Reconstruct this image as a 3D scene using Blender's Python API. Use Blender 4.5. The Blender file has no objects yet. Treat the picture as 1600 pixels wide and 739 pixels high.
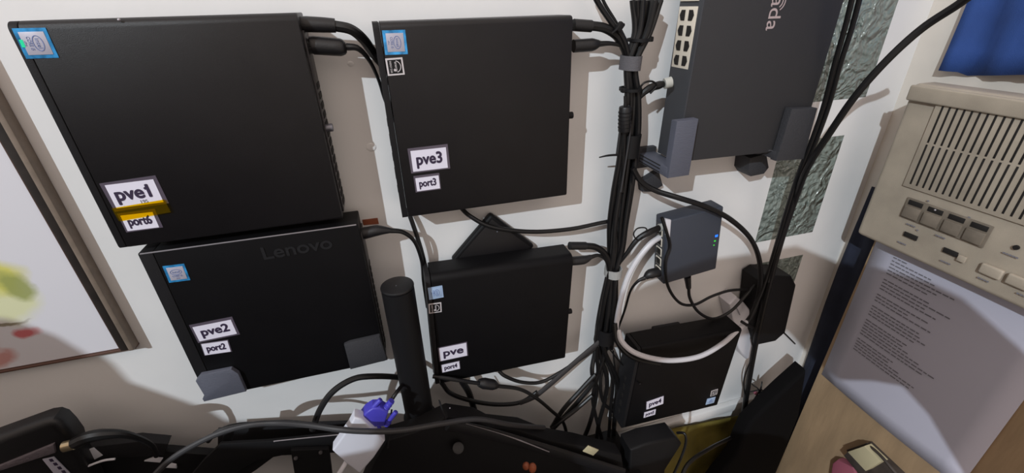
import bpy, bmesh, math, random
from mathutils import Vector, Matrix
random.seed(4)
# ------------------------------------------------------------------ camera, world, light
F = 687.36; W0, H0 = 1600.0, 739.0; CAMD = 0.47
R = Matrix(((0.9595406436905851, -0.28050686912988154, -0.024446870491108982),
            (0.1516091366748596, 0.441542914823657, 0.8843384669037825),
            (-0.23726867214733877, -0.8522650707027598, 0.46620577696705817)))
sc = bpy.context.scene; COL = sc.collection
cd = bpy.data.cameras.new('camera'); cam = bpy.data.objects.new('camera', cd); COL.objects.link(cam)
cd.sensor_width = 36; cd.lens = 36 * F / W0; cd.clip_start = 0.01
cam.matrix_world = Matrix.Translation((0, -CAMD, 0)) @ R.transposed().to_4x4()
sc.camera = cam
sc.view_settings.view_transform = 'Standard'; sc.view_settings.look = 'None'
sc.view_settings.gamma = 1; sc.view_settings.use_curve_mapping = False
sc.view_settings.exposure = 0.0
AMB = 1.27; LAMP = 790.0
wd = bpy.data.worlds.new('world'); sc.world = wd; wd.use_nodes = True
nt = wd.node_tree; bg = nt.nodes['Background']
tc = nt.nodes.new('ShaderNodeTexCoord'); sx = nt.nodes.new('ShaderNodeVectorMath'); sx.operation = 'DOT_PRODUCT'; sx.inputs[1].default_value = (-0.05, -0.86, 0.50); rp = nt.nodes.new('ShaderNodeValToRGB')
mr = nt.nodes.new('ShaderNodeMapRange'); mr.inputs[1].default_value = -1; mr.inputs[2].default_value = 1
nt.links.new(tc.outputs['Generated'], sx.inputs[0]); nt.links.new(sx.outputs['Value'], mr.inputs[0]); nt.links.new(mr.outputs[0], rp.inputs[0])
rp.color_ramp.elements[0].position = 0.46; rp.color_ramp.elements[0].color = (0.05, 0.043, 0.038, 1)
rp.color_ramp.elements[1].position = 1.0; rp.color_ramp.elements[1].color = (1.0, 0.84, 0.74, 1)
nt.links.new(rp.outputs[0], bg.inputs[0]); bg.inputs[1].default_value = AMB
LPOS = Vector((-3.0, -3.545, 2.57))
ld = bpy.data.lights.new('ceiling_bulb', 'POINT'); ld.energy = LAMP; ld.shadow_soft_size = 0.024; ld.color = (0.84, 0.95, 1.03)
lo = bpy.data.objects.new('ceiling_bulb', ld); COL.objects.link(lo); lo.location = LPOS

# ------------------------------------------------------------------ helpers
def ray(x, y): return R.transposed() @ Vector(((x - W0/2)/F, -(y - 369.5)/F, -1))
def P(x, y, d=0.0):                      # point at distance d in front of the wall (wall is Y = 0)
    v = ray(x, y); return Vector((0, -CAMD, 0)) + v * ((CAMD - d)/v.y)
def S(x, y, c):                          # point on the plane X = c, parallel to the side wall
    v = ray(x, y); return Vector((0, -CAMD, 0)) + v * (c/v.x)
def lin(c):
    c = c/255.0; return c/12.92 if c <= 0.04045 else ((c + 0.055)/1.055)**2.4
def mat(name, rgb, rough=0.5, metal=0.0, bump=0.0, scale=200.0, var=0.0, vscale=20.0, spec=0.5, emit=0, stretch=None):
    m = bpy.data.materials.new(name); m.use_nodes = True; n = m.node_tree.nodes; l = m.node_tree.links
    b = n['Principled BSDF']; c = tuple(lin(v) for v in rgb) + (1,)
    b.inputs['Base Color'].default_value = c; b.inputs['Roughness'].default_value = rough
    b.inputs['Metallic'].default_value = metal; b.inputs['Specular IOR Level'].default_value = spec
    t = n.new('ShaderNodeTexCoord'); mp = n.new('ShaderNodeMapping'); l.new(t.outputs['Object'], mp.inputs[0])
    if stretch: mp.inputs['Scale'].default_value = stretch
    if bump:
        z = n.new('ShaderNodeTexNoise'); z.inputs['Scale'].default_value = scale; z.inputs['Detail'].default_value = 5
        bp = n.new('ShaderNodeBump'); bp.inputs['Strength'].default_value = bump; bp.inputs['Distance'].default_value = 0.002
        l.new(mp.outputs[0], z.inputs['Vector']); l.new(z.outputs[0], bp.inputs['Height']); l.new(bp.outputs[0], b.inputs['Normal'])
    if var:
        z = n.new('ShaderNodeTexNoise'); z.inputs['Scale'].default_value = vscale; z.inputs['Detail'].default_value = 6
        r = n.new('ShaderNodeValToRGB'); l.new(mp.outputs[0], z.inputs['Vector']); l.new(z.outputs[0], r.inputs[0])
        r.color_ramp.elements[0].position = 0.3; r.color_ramp.elements[1].position = 0.7
        r.color_ramp.elements[0].color = tuple(v*(1 - var) for v in c[:3]) + (1,)
        r.color_ramp.elements[1].color = tuple(min(1, v*(1 + var)) for v in c[:3]) + (1,)
        l.new(r.outputs[0], b.inputs['Base Color'])
    if emit:
        b.inputs['Emission Color'].default_value = c; b.inputs['Emission Strength'].default_value = emit
    return m
M = {}
M['plaster'] = mat('white plaster', (226, 224, 223), 0.75, bump=0.12, scale=60, var=0.035, vscale=9)
M['sidewall'] = mat('beige plaster', (214, 206, 196), 0.8, bump=0.15, scale=60, var=0.06, vscale=9)
M['case'] = mat('black powder coated steel', (22, 20, 22), 0.38, bump=0.22, scale=2600, var=0.12, vscale=30, spec=0.42)
M['case2'] = mat('black matte steel', (15, 14, 16), 0.5, bump=0.2, scale=2600, var=0.1, vscale=30, spec=0.2)
M['bezel'] = mat('black bezel plastic', (30, 29, 31), 0.6, bump=0.15, scale=1500, spec=0.25)
M['rear'] = mat('dark rear metal', (58, 56, 58), 0.4, metal=0.6, bump=0.3, scale=300)
M['metal_highlight'] = mat('bright metal and edge highlight', (170, 165, 170), 0.3, metal=0.6)
M['screw'] = mat('grey screw', (120, 120, 128), 0.35, metal=0.7)
M['blackplastic'] = mat('black plastic', (24, 23, 25), 0.45, bump=0.1, scale=800)
M['shade_fill'] = mat('near-black shade fill', (11, 10, 11), 0.85, spec=0.1)
M['deepblack'] = mat('dull black plastic', (17, 16, 18), 0.6, spec=0.3)
M['cable'] = mat('black rubber cable', (18, 17, 18), 0.42, spec=0.4)
M['cablegrey'] = mat('worn grey black cable', (52, 51, 53), 0.5)
M['whitecable'] = mat('white cable', (205, 203, 208), 0.45)
M['whiteplastic'] = mat('white plastic', (212, 210, 216), 0.4)
M['velcro'] = mat('grey hook tape', (92, 90, 94), 0.9, bump=0.5, scale=900)
M['velcrow'] = mat('pale hook tape', (160, 160, 158), 0.9, bump=0.4, scale=900)
M['paperlabel'] = mat('label paper', (226, 222, 236), 0.5)
M['labeledge'] = mat('clear tape edge of label', (88, 80, 92), 0.3)
M['ink'] = mat('dark ink', (48, 36, 62), 0.6)
M['greyink'] = mat('grey printed ink', (120, 118, 126), 0.7)
M['blueink'] = mat('blue printed ink', (105, 120, 165), 0.6)
M['holo'] = mat('blue holographic foil', (60, 150, 215), 0.25, metal=0.3, var=0.55, vscale=140)
M['silver'] = mat('silver foil', (176, 174, 188), 0.4, metal=0.1)
M['paleblue'] = mat('pale blue foil', (160, 182, 212), 0.4)
M['green'] = mat('green glint foil', (40, 225, 165), 0.3)
M['starwhite'] = mat('white sticker paper', (205, 198, 200), 0.5)
M['bracket'] = mat('slate grey printed plastic', (88, 90, 102), 0.6, bump=0.35, scale=500, stretch=(0.3, 1, 4))
M['bracketdark'] = mat('dark grey printed plastic', (50, 50, 54), 0.65, bump=0.3, scale=500)
M['switch'] = mat('charcoal painted steel', (52, 51, 53), 0.6, bump=0.2, scale=1800, spec=0.35)
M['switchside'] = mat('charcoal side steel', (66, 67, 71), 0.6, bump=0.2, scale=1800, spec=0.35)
M['lite'] = mat('slate blue plastic', (60, 64, 74), 0.5, bump=0.15, scale=1500, spec=0.4)
M['portmetal'] = mat('ivory port frame', (222, 212, 196), 0.4)
M['logo'] = mat('pinkish grey print', (178, 160, 160), 0.6)
M['clear'] = mat('clear plug plastic', (178, 178, 172), 0.25)
M['ledblue'] = mat('blue led', (30, 110, 255), 0.4, emit=1.2)
M['ledgreen'] = mat('green led', (60, 200, 60), 0.4, emit=0.5)
M['vga'] = mat('violet blue plastic', (72, 66, 182), 0.45, bump=0.1, scale=400)
M['adapter'] = mat('glossy white plastic', (216, 216, 226), 0.35)
M['intercom'] = mat('yellowed ivory plastic', (172, 160, 144), 0.5, bump=0.12, scale=900, var=0.13, vscale=25)
M['intercomdirty'] = mat('grimy taupe plastic', (118, 108, 96), 0.6, var=0.2, vscale=60)
M['hole'] = mat('dark recess', (24, 20, 18), 0.8)
M['wood'] = mat('beige plywood', (164, 138, 108), 0.65, bump=0.2, scale=40, var=0.14, vscale=14, stretch=(1, 3, 0.6))
M['woodedge'] = mat('brown board edge', (128, 100, 70), 0.7, var=0.15)
M['paper'] = mat('office paper', (186, 184, 198), 0.7)
M['bluecloth'] = mat('royal blue cloth', (44, 76, 142), 0.85, bump=0.3, scale=1200, var=0.18, vscale=16)
M['navy'] = mat('navy cloth', (32, 36, 52), 0.9, var=0.2, vscale=30)
M['frameblack'] = mat('black frame moulding', (42, 36, 33), 0.5, var=0.3, vscale=80)
M['frametaupe'] = mat('taupe frame moulding', (124, 110, 98), 0.55, var=0.15, vscale=90)
M['framered'] = mat('reddish brown inner lip', (86, 60, 50), 0.5)
M['yellow'] = mat('mustard cloth', (100, 88, 28), 0.85, bump=0.4, scale=60, var=0.35, vscale=14)
M['cream'] = mat('cream plastic', (186, 176, 144), 0.5)
M['pink'] = mat('dusty pink plastic', (150, 82, 98), 0.6)
M['brown'] = mat('dark brown plastic', (62, 54, 50), 0.6, var=0.3, vscale=60)
M['orange'] = mat('orange plastic', (140, 74, 46), 0.6, var=0.3, vscale=60)
M['brass'] = mat('nickel connector', (190, 172, 140), 0.3, metal=0.8)
M['greystrip'] = mat('purplish grey vent strip', (104, 96, 102), 0.5, bump=0.6, scale=300)
M['floor'] = mat('dark floor', (44, 38, 34), 0.8, var=0.3)
M['desk'] = mat('black desk laminate', (26, 25, 27), 0.45)
M['light_blocker'] = mat('dark light blocker', (60, 56, 56), 0.9, bump=0.3)
def glass_mat():
    m = bpy.data.materials.new('wavy green glass'); m.use_nodes = True; n = m.node_tree.nodes; l = m.node_tree.links
    b = n['Principled BSDF']; b.inputs['Base Color'].default_value = (lin(124), lin(134), lin(128), 1)
    b.inputs['Roughness'].default_value = 0.13; b.inputs['Specular IOR Level'].default_value = 0.8
    t = n.new('ShaderNodeTexCoord'); w = n.new('ShaderNodeTexNoise'); w.inputs['Scale'].default_value = 34; w.inputs['Detail'].default_value = 2
    w.inputs['Distortion'].default_value = 1.6
    v = n.new('ShaderNodeTexVoronoi'); v.inputs['Scale'].default_value = 150; v.feature = 'SMOOTH_F1'
    mx = n.new('ShaderNodeMath'); mx.operation = 'MULTIPLY_ADD'; mx.inputs[1].default_value = 0.25
    bp = n.new('ShaderNodeBump'); bp.inputs['Strength'].default_value = 1.0; bp.inputs['Distance'].default_value = 0.016
    l.new(t.outputs['Object'], w.inputs['Vector']); l.new(t.outputs['Object'], v.inputs['Vector'])
    l.new(v.outputs['Distance'], mx.inputs[0]); l.new(w.outputs[0], mx.inputs[2]); l.new(mx.outputs[0], bp.inputs['Height']); l.new(bp.outputs[0], b.inputs['Normal'])
    return m
M['glass'] = glass_mat()
def tape_mat():
    m = bpy.data.materials.new('amber film'); m.use_nodes = True; n = m.node_tree.nodes; l = m.node_tree.links
    n.remove(n['Principled BSDF']); t = n.new('ShaderNodeBsdfTransparent'); t.inputs[0].default_value = (1, 0.86, 0.1, 1)
    g = n.new('ShaderNodeBsdfDiffuse'); g.inputs[0].default_value = (0.5, 0.36, 0.02, 1); mx = n.new('ShaderNodeMixShader'); mx.inputs[0].default_value = 0.05
    l.new(t.outputs[0], mx.inputs[1]); l.new(g.outputs[0], mx.inputs[2]); l.new(mx.outputs[0], n['Material Output'].inputs[0]); return m
M['tape'] = tape_mat()

class Frame:                              # local axes u (right), v (up), w (out) with an origin
    def __init__(s, o, u, v, w): s.o, s.u, s.v, s.w = Vector(o), Vector(u).normalized(), Vector(v).normalized(), Vector(w).normalized()
    def __call__(s, a, b, c=0.0): return s.o + s.u*a + s.v*b + s.w*c
    def sh(s, a, b, c=0.0): return Frame(s(a, b, c), s.u, s.v, s.w)
    def rot(s, t):
        c, n = math.cos(t), math.sin(t); return Frame(s.o, s.u*c + s.v*n, s.v*c - s.u*n, s.w)
def rect(q, d=0.045, plane='W', c=0.66):   # best rectangle through four picture points TL TR BR BL
    p = [P(x, y, d) if plane == 'W' else S(x, y, c) for x, y in q]
    cen = sum(p, Vector())/4; u = (p[1] + p[2] - p[0] - p[3]).normalized()
    w = Vector((0, -1, 0)) if plane == 'W' else Vector((-1, 0, 0))
    v = w.cross(u)
    wd_ = ((p[1] - p[0]).length + (p[2] - p[3]).length)/2; ht = ((p[0] - p[3]).dot(v) + (p[1] - p[2]).dot(v))/2
    return Frame(cen, u, v, w), wd_, ht
class MB:
    def __init__(s): s.bm = bmesh.new()
    def box(s, fr, c, sz, bev=0.0, seg=2):
        b = bmesh.new(); bmesh.ops.create_cube(b, size=1)
        for v in b.verts: v.co = Vector((v.co.x*sz[0], v.co.y*sz[1], v.co.z*sz[2]))
        if bev: bmesh.ops.bevel(b, geom=b.edges[:], offset=bev, segments=seg, profile=0.5, affect='EDGES')
        s._merge(b, lambda q: fr(c[0] + q.x, c[1] + q.y, c[2] + q.z)); return s
    def prism(s, fr, poly, w0, w1, bev=0.0, seg=2, allbev=False):      # polygon (u,v) from w0 to w1
        b = bmesh.new(); lo_ = [b.verts.new((x, y, w0)) for x, y in poly]; hi = [b.verts.new((x, y, w1)) for x, y in poly]
        n = len(poly); fb = b.faces.new(lo_[::-1]); ft = b.faces.new(hi)
        for i in range(n): b.faces.new((lo_[i], lo_[(i+1) % n], hi[(i+1) % n], hi[i]))
        bmesh.ops.recalc_face_normals(b, faces=b.faces[:])
        if bev:
            eds = b.edges[:] if allbev else [e for e in ft.edges]
            bmesh.ops.bevel(b, geom=eds, offset=bev, segments=seg, profile=0.5, affect='EDGES')
        s._merge(b, lambda q: fr(q.x, q.y, q.z)); return s
    def _merge(s, b, f):
        mp = {v: s.bm.verts.new(f(v.co)) for v in b.verts}
        for fc in b.faces:
            try: s.bm.faces.new([mp[v] for v in fc.verts])
            except ValueError: pass
        b.free()
    def cyl(s, a, b_, r0, r1=None, n=20, bev=0.0):
        a, b_ = Vector(a), Vector(b_); r1 = r0 if r1 is None else r1; ax = (b_ - a).normalized()
        t = Vector((0, 0, 1)) if abs(ax.z) < 0.9 else Vector((1, 0, 0)); e1 = ax.cross(t).normalized(); e2 = ax.cross(e1)
        L = (b_ - a).length
        rings = [(0, 0), (0, r0)] if not bev else [(0, 0), (0, r0 - bev), (bev*0.3, r0 - bev*0.3), (bev, r0)]
        rings += [(L, r1), (L, 0)] if not bev else [(L - bev, r1), (L - bev*0.3, r1 - bev*0.3), (L, r1 - bev), (L, 0)]
        prev = None
        for h, r in rings:
            c = a + ax*h
            cur = [s.bm.verts.new(c)] if r == 0 else [s.bm.verts.new(c + (e1*math.cos(2*math.pi*k/n) + e2*math.sin(2*math.pi*k/n))*r) for k in range(n)]
            if prev:
                for k in range(n):
                    if len(prev) == 1: s.bm.faces.new((prev[0], cur[(k+1) % n], cur[k]))
                    elif len(cur) == 1: s.bm.faces.new((prev[k], prev[(k+1) % n], cur[0]))
                    else: s.bm.faces.new((prev[k], prev[(k+1) % n], cur[(k+1) % n], cur[k]))
            prev = cur
        return s
    def ball(s, c, r, sc_=(1, 1, 1)):
        b = bmesh.new(); bmesh.ops.create_uvsphere(b, u_segments=16, v_segments=10, radius=r)
        s._merge(b, lambda q: Vector(c) + Vector((q.x*sc_[0], q.y*sc_[1], q.z*sc_[2]))); return s
    def tube(s, pts, rad, n=10, sub=8, flat=1.0):
        pts = [Vector(p) for p in pts]; rs = rad if isinstance(rad, (list, tuple)) else [rad]*len(pts)
        out = []; rr = []
        ext = [pts[0]*2 - pts[1]] + pts + [pts[-1]*2 - pts[-2]]
        for i in range(len(pts) - 1):
            p0, p1, p2, p3 = ext[i:i+4]
            for k in range(sub):
                t = k/sub; out.append(0.5*((2*p1) + (p2 - p0)*t + (2*p0 - 5*p1 + 4*p2 - p3)*t*t + (3*p1 - p0 - 3*p2 + p3)*t**3)); rr.append(rs[i]*(1 - t) + rs[i+1]*t)
        out.append(pts[-1]); rr.append(rs[-1])
        nrm = None; prev = None
        for i, p in enumerate(out):
            tg = (out[min(i+1, len(out)-1)] - out[max(i-1, 0)]).normalized()
            if nrm is None:
                nrm = Vector((0, -1, 0)); 
                if abs(tg.y) > 0.9: nrm = Vector((1, 0, 0))
            nrm = (nrm - tg*nrm.dot(tg)).normalized(); bi = tg.cross(nrm)
            cur = [s.bm.verts.new(p + (nrm*math.cos(2*math.pi*k/n)*flat + bi*math.sin(2*math.pi*k/n))*rr[i]) for k in range(n)]
            if prev:
                for k in range(n): s.bm.faces.new((prev[k], prev[(k+1) % n], cur[(k+1) % n], cur[k]))
            else: s.bm.faces.new(cur[::-1])
            prev = cur
        s.bm.faces.new(prev); return s
    def text(s, fr, txt, size, ext=0.00012, bold=0.0, align='CENTER', w=0.0, width=None):
        c = bpy.data.curves.new('t', 'FONT'); c.body = txt; c.size = size; c.extrude = ext; c.offset = bold; c.align_x = align; c.align_y = 'CENTER'
        o = bpy.data.objects.new('t', c); COL.objects.link(o); dg = bpy.context.evaluated_depsgraph_get(); dg.update()
        me = bpy.data.meshes.new_from_object(o.evaluated_get(dg)); 
        xs = [v.co.x for v in me.vertices]; k = 1.0
        if width and xs: k = width/(max(xs) - min(xs))
        vs = [s.bm.verts.new(fr(v.co.x*k, v.co.y, v.co.z + w)) for v in me.vertices]
        for p in me.polygons:
            try: s.bm.faces.new([vs[i] for i in p.vertices])
            except ValueError: pass
        bpy.data.objects.remove(o); bpy.data.curves.remove(c); bpy.data.meshes.remove(me); return s
    def ring(s, fr, ru, rv, th, w0=0.0, h=0.0002, n=28, a0=0, a1=2*math.pi):
        full = abs(a1 - a0 - 2*math.pi) < 1e-6; m = n if full else n + 1; vs = []
        for k in range(m):
            t = a0 + (a1 - a0)*k/n; cs, sn = math.cos(t), math.sin(t)
            vs.append([s.bm.verts.new(fr(cs*(ru + q*th), sn*(rv + q*th), w)) for q, w in ((-.5, w0), (-.5, w0 + h), (.5, w0 + h), (.5, w0))])
        for k in range(n):
            a, b = vs[k], vs[(k+1) % m]
            for j in range(4): s.bm.faces.new((a[j], a[(j+1) % 4], b[(j+1) % 4], b[j]))
        return s
    def build(s, name, m, parent=None, smooth=True):
        o0 = Vector(parent['_o']) if parent else Vector((0, 0, 0))
        bmesh.ops.recalc_face_normals(s.bm, faces=s.bm.faces[:])
        me = bpy.data.meshes.new(name)
        for v in s.bm.verts: v.co -= o0
        s.bm.to_mesh(me); s.bm.free(); me.materials.append(m)
        if smooth:
            for p in me.polygons: p.use_smooth = True
            me.set_sharp_from_angle(angle=math.radians(35))
        ob = bpy.data.objects.new(name, me); COL.objects.link(ob)
        if parent: ob.parent = parent; ob['_o'] = list(o0)
        else:
            c = sum((v.co for v in me.vertices), Vector())/max(1, len(me.vertices))
            for v in me.vertices: v.co -= c
            ob.location = c; ob['_o'] = list(c)
        return ob
def thing(name, label, cat, loc, group=None):
    o = bpy.data.objects.new(name, None); COL.objects.link(o); o.location = loc; o.empty_display_size = 0.01
    o['_o'] = list(loc); o['label'] = label; o['category'] = cat
    if group: o['group'] = group
    return o
def tag(o, label, cat, group=None, kind=None):
    o['label'] = label; o['category'] = cat
    if group: o['group'] = group
    if kind: o['kind'] = kind
    return o
def struct(o): o['kind'] = 'structure'; return o
WF = lambda o: Frame(o, (1, 0, 0), (0, 0, 1), (0, -1, 0))
def slab(mb, poly, d, th, bev=0.001, seg=2):        # outline standing parallel to the wall: front at d, th thick
    pts = [P(x, y, d) for x, y in poly]; c = sum(pts, Vector())/len(pts); fr = WF(c)
    mb.prism(fr, [((p - c).x, (p - c).z) for p in pts], -th, 0, bev, seg); return mb
def path(l): return [P(a[0], a[1], a[2]) for a in l]

# ------------------------------------------------------------------ the setting
XC = 0.71
GB = [rect([(1262, -60), (1418, -75), (1336, 150), (1262, 157)], 0.0), rect([(1230, 222), (1319, 211), (1268, 357), (1184, 377)], 0.0),
      rect([(1168, 424), (1250, 402), (1210, 545), (1150, 560)], 0.0)]
holes = [(0.555, -0.126, 0.648, 0.06), (0.52, -0.335, 0.632, -0.178), (0.525, -0.55, 0.628, -0.376)]
cuts_z = sorted({v for h in holes for v in (h[1], h[3])} | {-1.25, 0.7}); cuts_x = sorted({v for h in holes for v in (h[0], h[2])} | {-1.4, XC})
b = MB(); fr = WF((0, 0, 0)); vv = {}
for i in range(len(cuts_x) - 1):
    for j in range(len(cuts_z) - 1):
        cx, cz = (cuts_x[i] + cuts_x[i+1])/2, (cuts_z[j] + cuts_z[j+1])/2
        if any(h[0] < cx < h[2] and h[1] < cz < h[3] for h in holes): continue
        q = []
        for x, z in ((cuts_x[i], cuts_z[j]), (cuts_x[i+1], cuts_z[j]), (cuts_x[i+1], cuts_z[j+1]), (cuts_x[i], cuts_z[j+1])):
            k = (x, z)
            if k not in vv: vv[k] = b.bm.verts.new((x, 0, z))
            q.append(vv[k])
        b.bm.faces.new(q)
ex = bmesh.ops.extrude_face_region(b.bm, geom=b.bm.faces[:])
for v in [g for g in ex['geom'] if isinstance(g, bmesh.types.BMVert)]: v.co.y += 0.06
for (x, y, r) in ((580, 230, 0.0052), (548, 100, 0.003), (66, 118, 0.0012)):
    b.ball(P(x, y, 0), r, (1.0, 0.22, 0.85))
struct(b.build('wall_back', M['plaster'], smooth=False))
b = MB(); b.box(WF((XC + 0.03, -0.72, -0.275)), (0, 0, 0), (0.06, 1.95, 1.56)); struct(b.build('wall_right', M['sidewall'], smooth=False))
b = MB(); b.box(Frame((-0.3, -0.72, -1.27), (1, 0, 0), (0, 1, 0), (0, 0, 1)), (0, 0, 0), (2.2, 1.56, 0.04)); struct(b.build('floor', M['floor'], smooth=False))
for i, h in enumerate(holes):
    b = MB(); b.box(WF(((h[0] + h[2])/2, 0.006, (h[1] + h[3])/2)), (0, 0, 0), (h[2] - h[0] + .002, h[3] - h[1] + .002, 0.012), 0.0015)
    rg = random.Random(i + 3)
    cl = [[((1300, 100), (1345, 30), 22), ((1278, 60), (1320, 5), 14), ((1290, 20), (1300, 60), 6)], [((1212, 278), (1226, 306), 9), ((1236, 352), (1266, 292), 20), ((1222, 345), (1232, 318), 6), ((1240, 300), (1256, 262), 6)], [((1236, 420), (1244, 410), 3)]][i]
    for (a_, c_, k_) in cl:
        for k in range(k_):
            t_ = rg.random(); q_ = P(a_[0] + (c_[0] - a_[0])*t_ + rg.uniform(-7, 7), a_[1] + (c_[1] - a_[1])*t_ + rg.uniform(-7, 7), 0)
            b.ball((q_.x, .0002, q_.z), rg.uniform(.0010, .0021), (1, .9, rg.uniform(.9, 1.6)))
    o = struct(b.build('window_%d' % (i + 1), M['glass']))
# pale cable trunking along the foot of the wall
b = MB(); t0, t1 = P(985, 692, 0.02), P(1243, 588, 0.02); zt = (t0.z + t1.z)/2
b.box(WF((0.47, 0, -0.70)), (0, 0, 0.006), (0.47, 0.02, 0.012), 0.003); struct(b.build('baseboard_back', M['plaster']))

# ------------------------------------------------------------------ mini computers
def sticker(pc, name, q, d, m, th=0.0004, edge=None, label=None):
    f_, w_, h_ = rect(q, d); b = MB(); b.box(f_, (0, 0, th/2), (w_, h_, th)); o = b.build(name, m, pc)
    if label: o['label'] = label
    return o, f_, w_, h_
def name_label(pc, txt, outer, inner, d, label=None, size=0.6, rough=False):
    o, f_, w_, h_ = sticker(pc, 'label_sticker', outer, d, M['labeledge'], 0.0004, label=label)
    f2, w2, h2 = rect(inner, d); b = MB(); b.box(f2, (0, 0, 0.0006), (w2, h2, 0.0004)); b.build('label_paper', M['paperlabel'], o)
    b = MB()
    for q_, (a_, c_) in enumerate(((0, 0), (.012, 0), (-.012, 0), (0, .012), (0, -.012))): b.text(f2.sh(h2*a_*(1.6 if h2 > .011 else .9), h2*(0.04 + c_*(1.6 if h2 > .011 else .9))), txt, h2*size*1.25, bold=h2*(0.006 if h2 > .011 else 0.0), w=0.0009 + q_*1e-5, width=w2*(0.72))
    if txt.endswith('1'): b.prism(f2, [(w2*.36 - h2*.05, h2*.31), (w2*.36 - h2*.23, h2*.20), (w2*.36 - h2*.19, h2*.11), (w2*.36 - h2*.05, h2*.20)], .00085, .0010)
    b.build('lettering', M['ink'], o)
    return o
def shrink(q, t=0.09):
    cx = sum(p[0] for p in q)/4; cy = sum(p[1] for p in q)/4
    return [(cx + (x - cx)*(1 - t), cy + (y - cy)*(1 - t*1.5)) for x, y in q]
def chip_sticker(pc, q, d, turn, foil='holo', label='blue-edged processor sticker', inner='silver', ink='blueink'):
    o, f_, w_, h_ = sticker(pc, 'processor_sticker', q, d, M[foil], label=label)
    b = MB(); b.box(f_, (0.0002, 0, 0.0005), (w_*0.76, h_*0.76, 0.0004), 0.0001); b.build('foil_centre', M[inner], o)
    g = f_.rot(math.radians(turn)); s_ = min(w_, h_)*0.76
    b = MB(); b.ring(g.sh(0, s_*0.12), s_*0.34, s_*0.2, s_*0.035, 0.0007, 0.0002)
    b.text(g.sh(0, s_*0.12), 'intel', s_*0.24, w=0.0008, width=s_*0.44)
    b.text(g.sh(0, -s_*0.2), 'CORE i5', s_*0.2, w=0.0008, width=s_*0.6); b.text(g.sh(0, -s_*0.38), 'vPro', s_*0.12, w=0.0008)
    b.build('printing', M[ink], o); return o, f_, w_, h_
def star_sticker(pc, q, d, turn):
    o, f_, w_, h_ = sticker(pc, 'energy_sticker', q, d, M['starwhite'], label='small white and black energy rating sticker')
    b = MB(); b.box(f_, (0, 0, 0.0005), (w_*0.8, h_*0.8, 0.0003)); b.build('black_field', M['deepblack'], o)
    g = f_.rot(math.radians(turn)); s_ = min(w_, h_)*0.8
    b = MB(); b.ring(g.sh(0, s_*0.0), s_*0.42, s_*0.42, s_*0.05, 0.0006, 0.0002, a0=0.3, a1=2.9)
    b.text(g.sh(0, s_*0.08), 'energy', s_*0.3, w=0.0008, width=s_*0.7)
    b.text(g.sh(0, -s_*0.32), 'ENERGY STAR', s_*0.2, w=0.0008, width=s_*0.85)
    pts = []
    for k in range(10):
        a = math.pi/2 + k*math.pi/5; r_ = s_*(0.13 if k % 2 == 0 else 0.055); pts.append((s_*0.25 + r_*math.cos(a), -s_*0.05 + r_*math.sin(a)))
    b.prism(g, pts, 0.0006, 0.0009)
    b.build('printing', M['starwhite'], o)
def mini_pc(quad, label, df=0.045, db=0.010, r=0.006, bez=0.0055, body='case', size=None, screw=None, metal_highlight=False):
    f_, w_, h_ = rect(quad, df)
    if size: w_, h_ = size
    th = df - db; pc = thing('mini_computer', label, 'computer', f_(0, -h_/2, -th), group=None)
    # side profile in (v, w) swept along u
    pr = [(-h_/2, -th), (-h_/2, -0.003), (-h_/2 + 0.001, -0.001), (-h_/2 + 0.003, 0)]
    for k in range(7):
        a = k/6*math.pi/2; pr.append((h_/2 - r + r*math.sin(a), -r + r*math.cos(a)))
    pr += [(h_/2, -th)]
    g = Frame(f_.o, f_.v, f_.w, f_.u)
    b = MB(); b.prism(g, pr, -w_/2 + bez + 0.0007, w_/2, 0.0012, 2); b.build('case_body', M[body], pc)
    b = MB(); b.prism(g, [(v*0.999, w) for v, w in pr], -w_/2, -w_/2 + bez, 0.0008, 2); bz = b.build('front_bezel', M['bezel'], pc)
    # ports on the front bezel (left side)
    b = MB()
    for k in range(5): b.box(f_, (-w_/2 - 0.0002, -h_*0.35 + k*0.017, -th*0.45), (0.0003, 0.011 if k % 2 else 0.007, 0.005), 0.0003)
    b.build('port', M['hole'], bz)
    # rear panel on the right side, with vents
    b = MB(); b.box(f_, (w_/2 + 0.0006, -0.004, -th*0.55), (0.002, h_*0.9, th*0.7), 0.0005); rp_ = b.build('rear_panel', M['rear'], pc)
    b = MB()
    for k in range(14): b.box(f_, (w_/2 + 0.0018, h_*0.18 - k*0.0085, -th*0.55), (0.001, 0.005, th*0.45), 0.0002)
    b.build('vent_slots', M['hole'], rp_)
    if metal_highlight:
        b = MB(); b.box(f_, (0.0, h_/2 - 0.0004, 0.0001), (w_ - 0.003, 0.0013, 0.0013), 0.0004); b.build('edge_highlight_strip', M['metal_highlight'], pc)['label'] = 'thin pale strip painting the edge highlight'  # highlight along the front top edge, painted as a pale strip
    if screw:
        p = P(screw[0], screw[1], df - th*0.45); u = (p - f_.o).dot(f_.u); v = (p - f_.o).dot(f_.v)
        b = MB(); b.cyl(f_(w_/2, v, -th*0.3), f_(w_/2 + 0.0078, v, -th*0.3), 0.0036, bev=0.0008); b.build('thumbscrew', M[screw[2]], pc)
    return pc, f_, w_, h_
pc1, f1, w1, h1 = mini_pc([(8, 33), (462, 20), (537, 342), (186, 390)], 'largest-looking black mini computer at upper left labelled pve1 and port6', df=0.047, r=0.006, screw=(508, 198, 'screw'))
d1 = 0.0471
name_label(pc1, 'pve1', [(154.5, 286.8), (242, 274), (265, 317), (180.5, 330.7)], [(164, 289), (240, 280), (256, 315), (183, 325.5)], d1, 'large pve1 label with yellow film along its foot')
name_label(pc1, 'port6', [(182, 334), (243, 326), (254, 355), (199, 363)], [(188.7, 336.6), (239, 330.7), (249, 354.5), (200, 360.5)], d1, 'port6 label with yellow top band')
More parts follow.
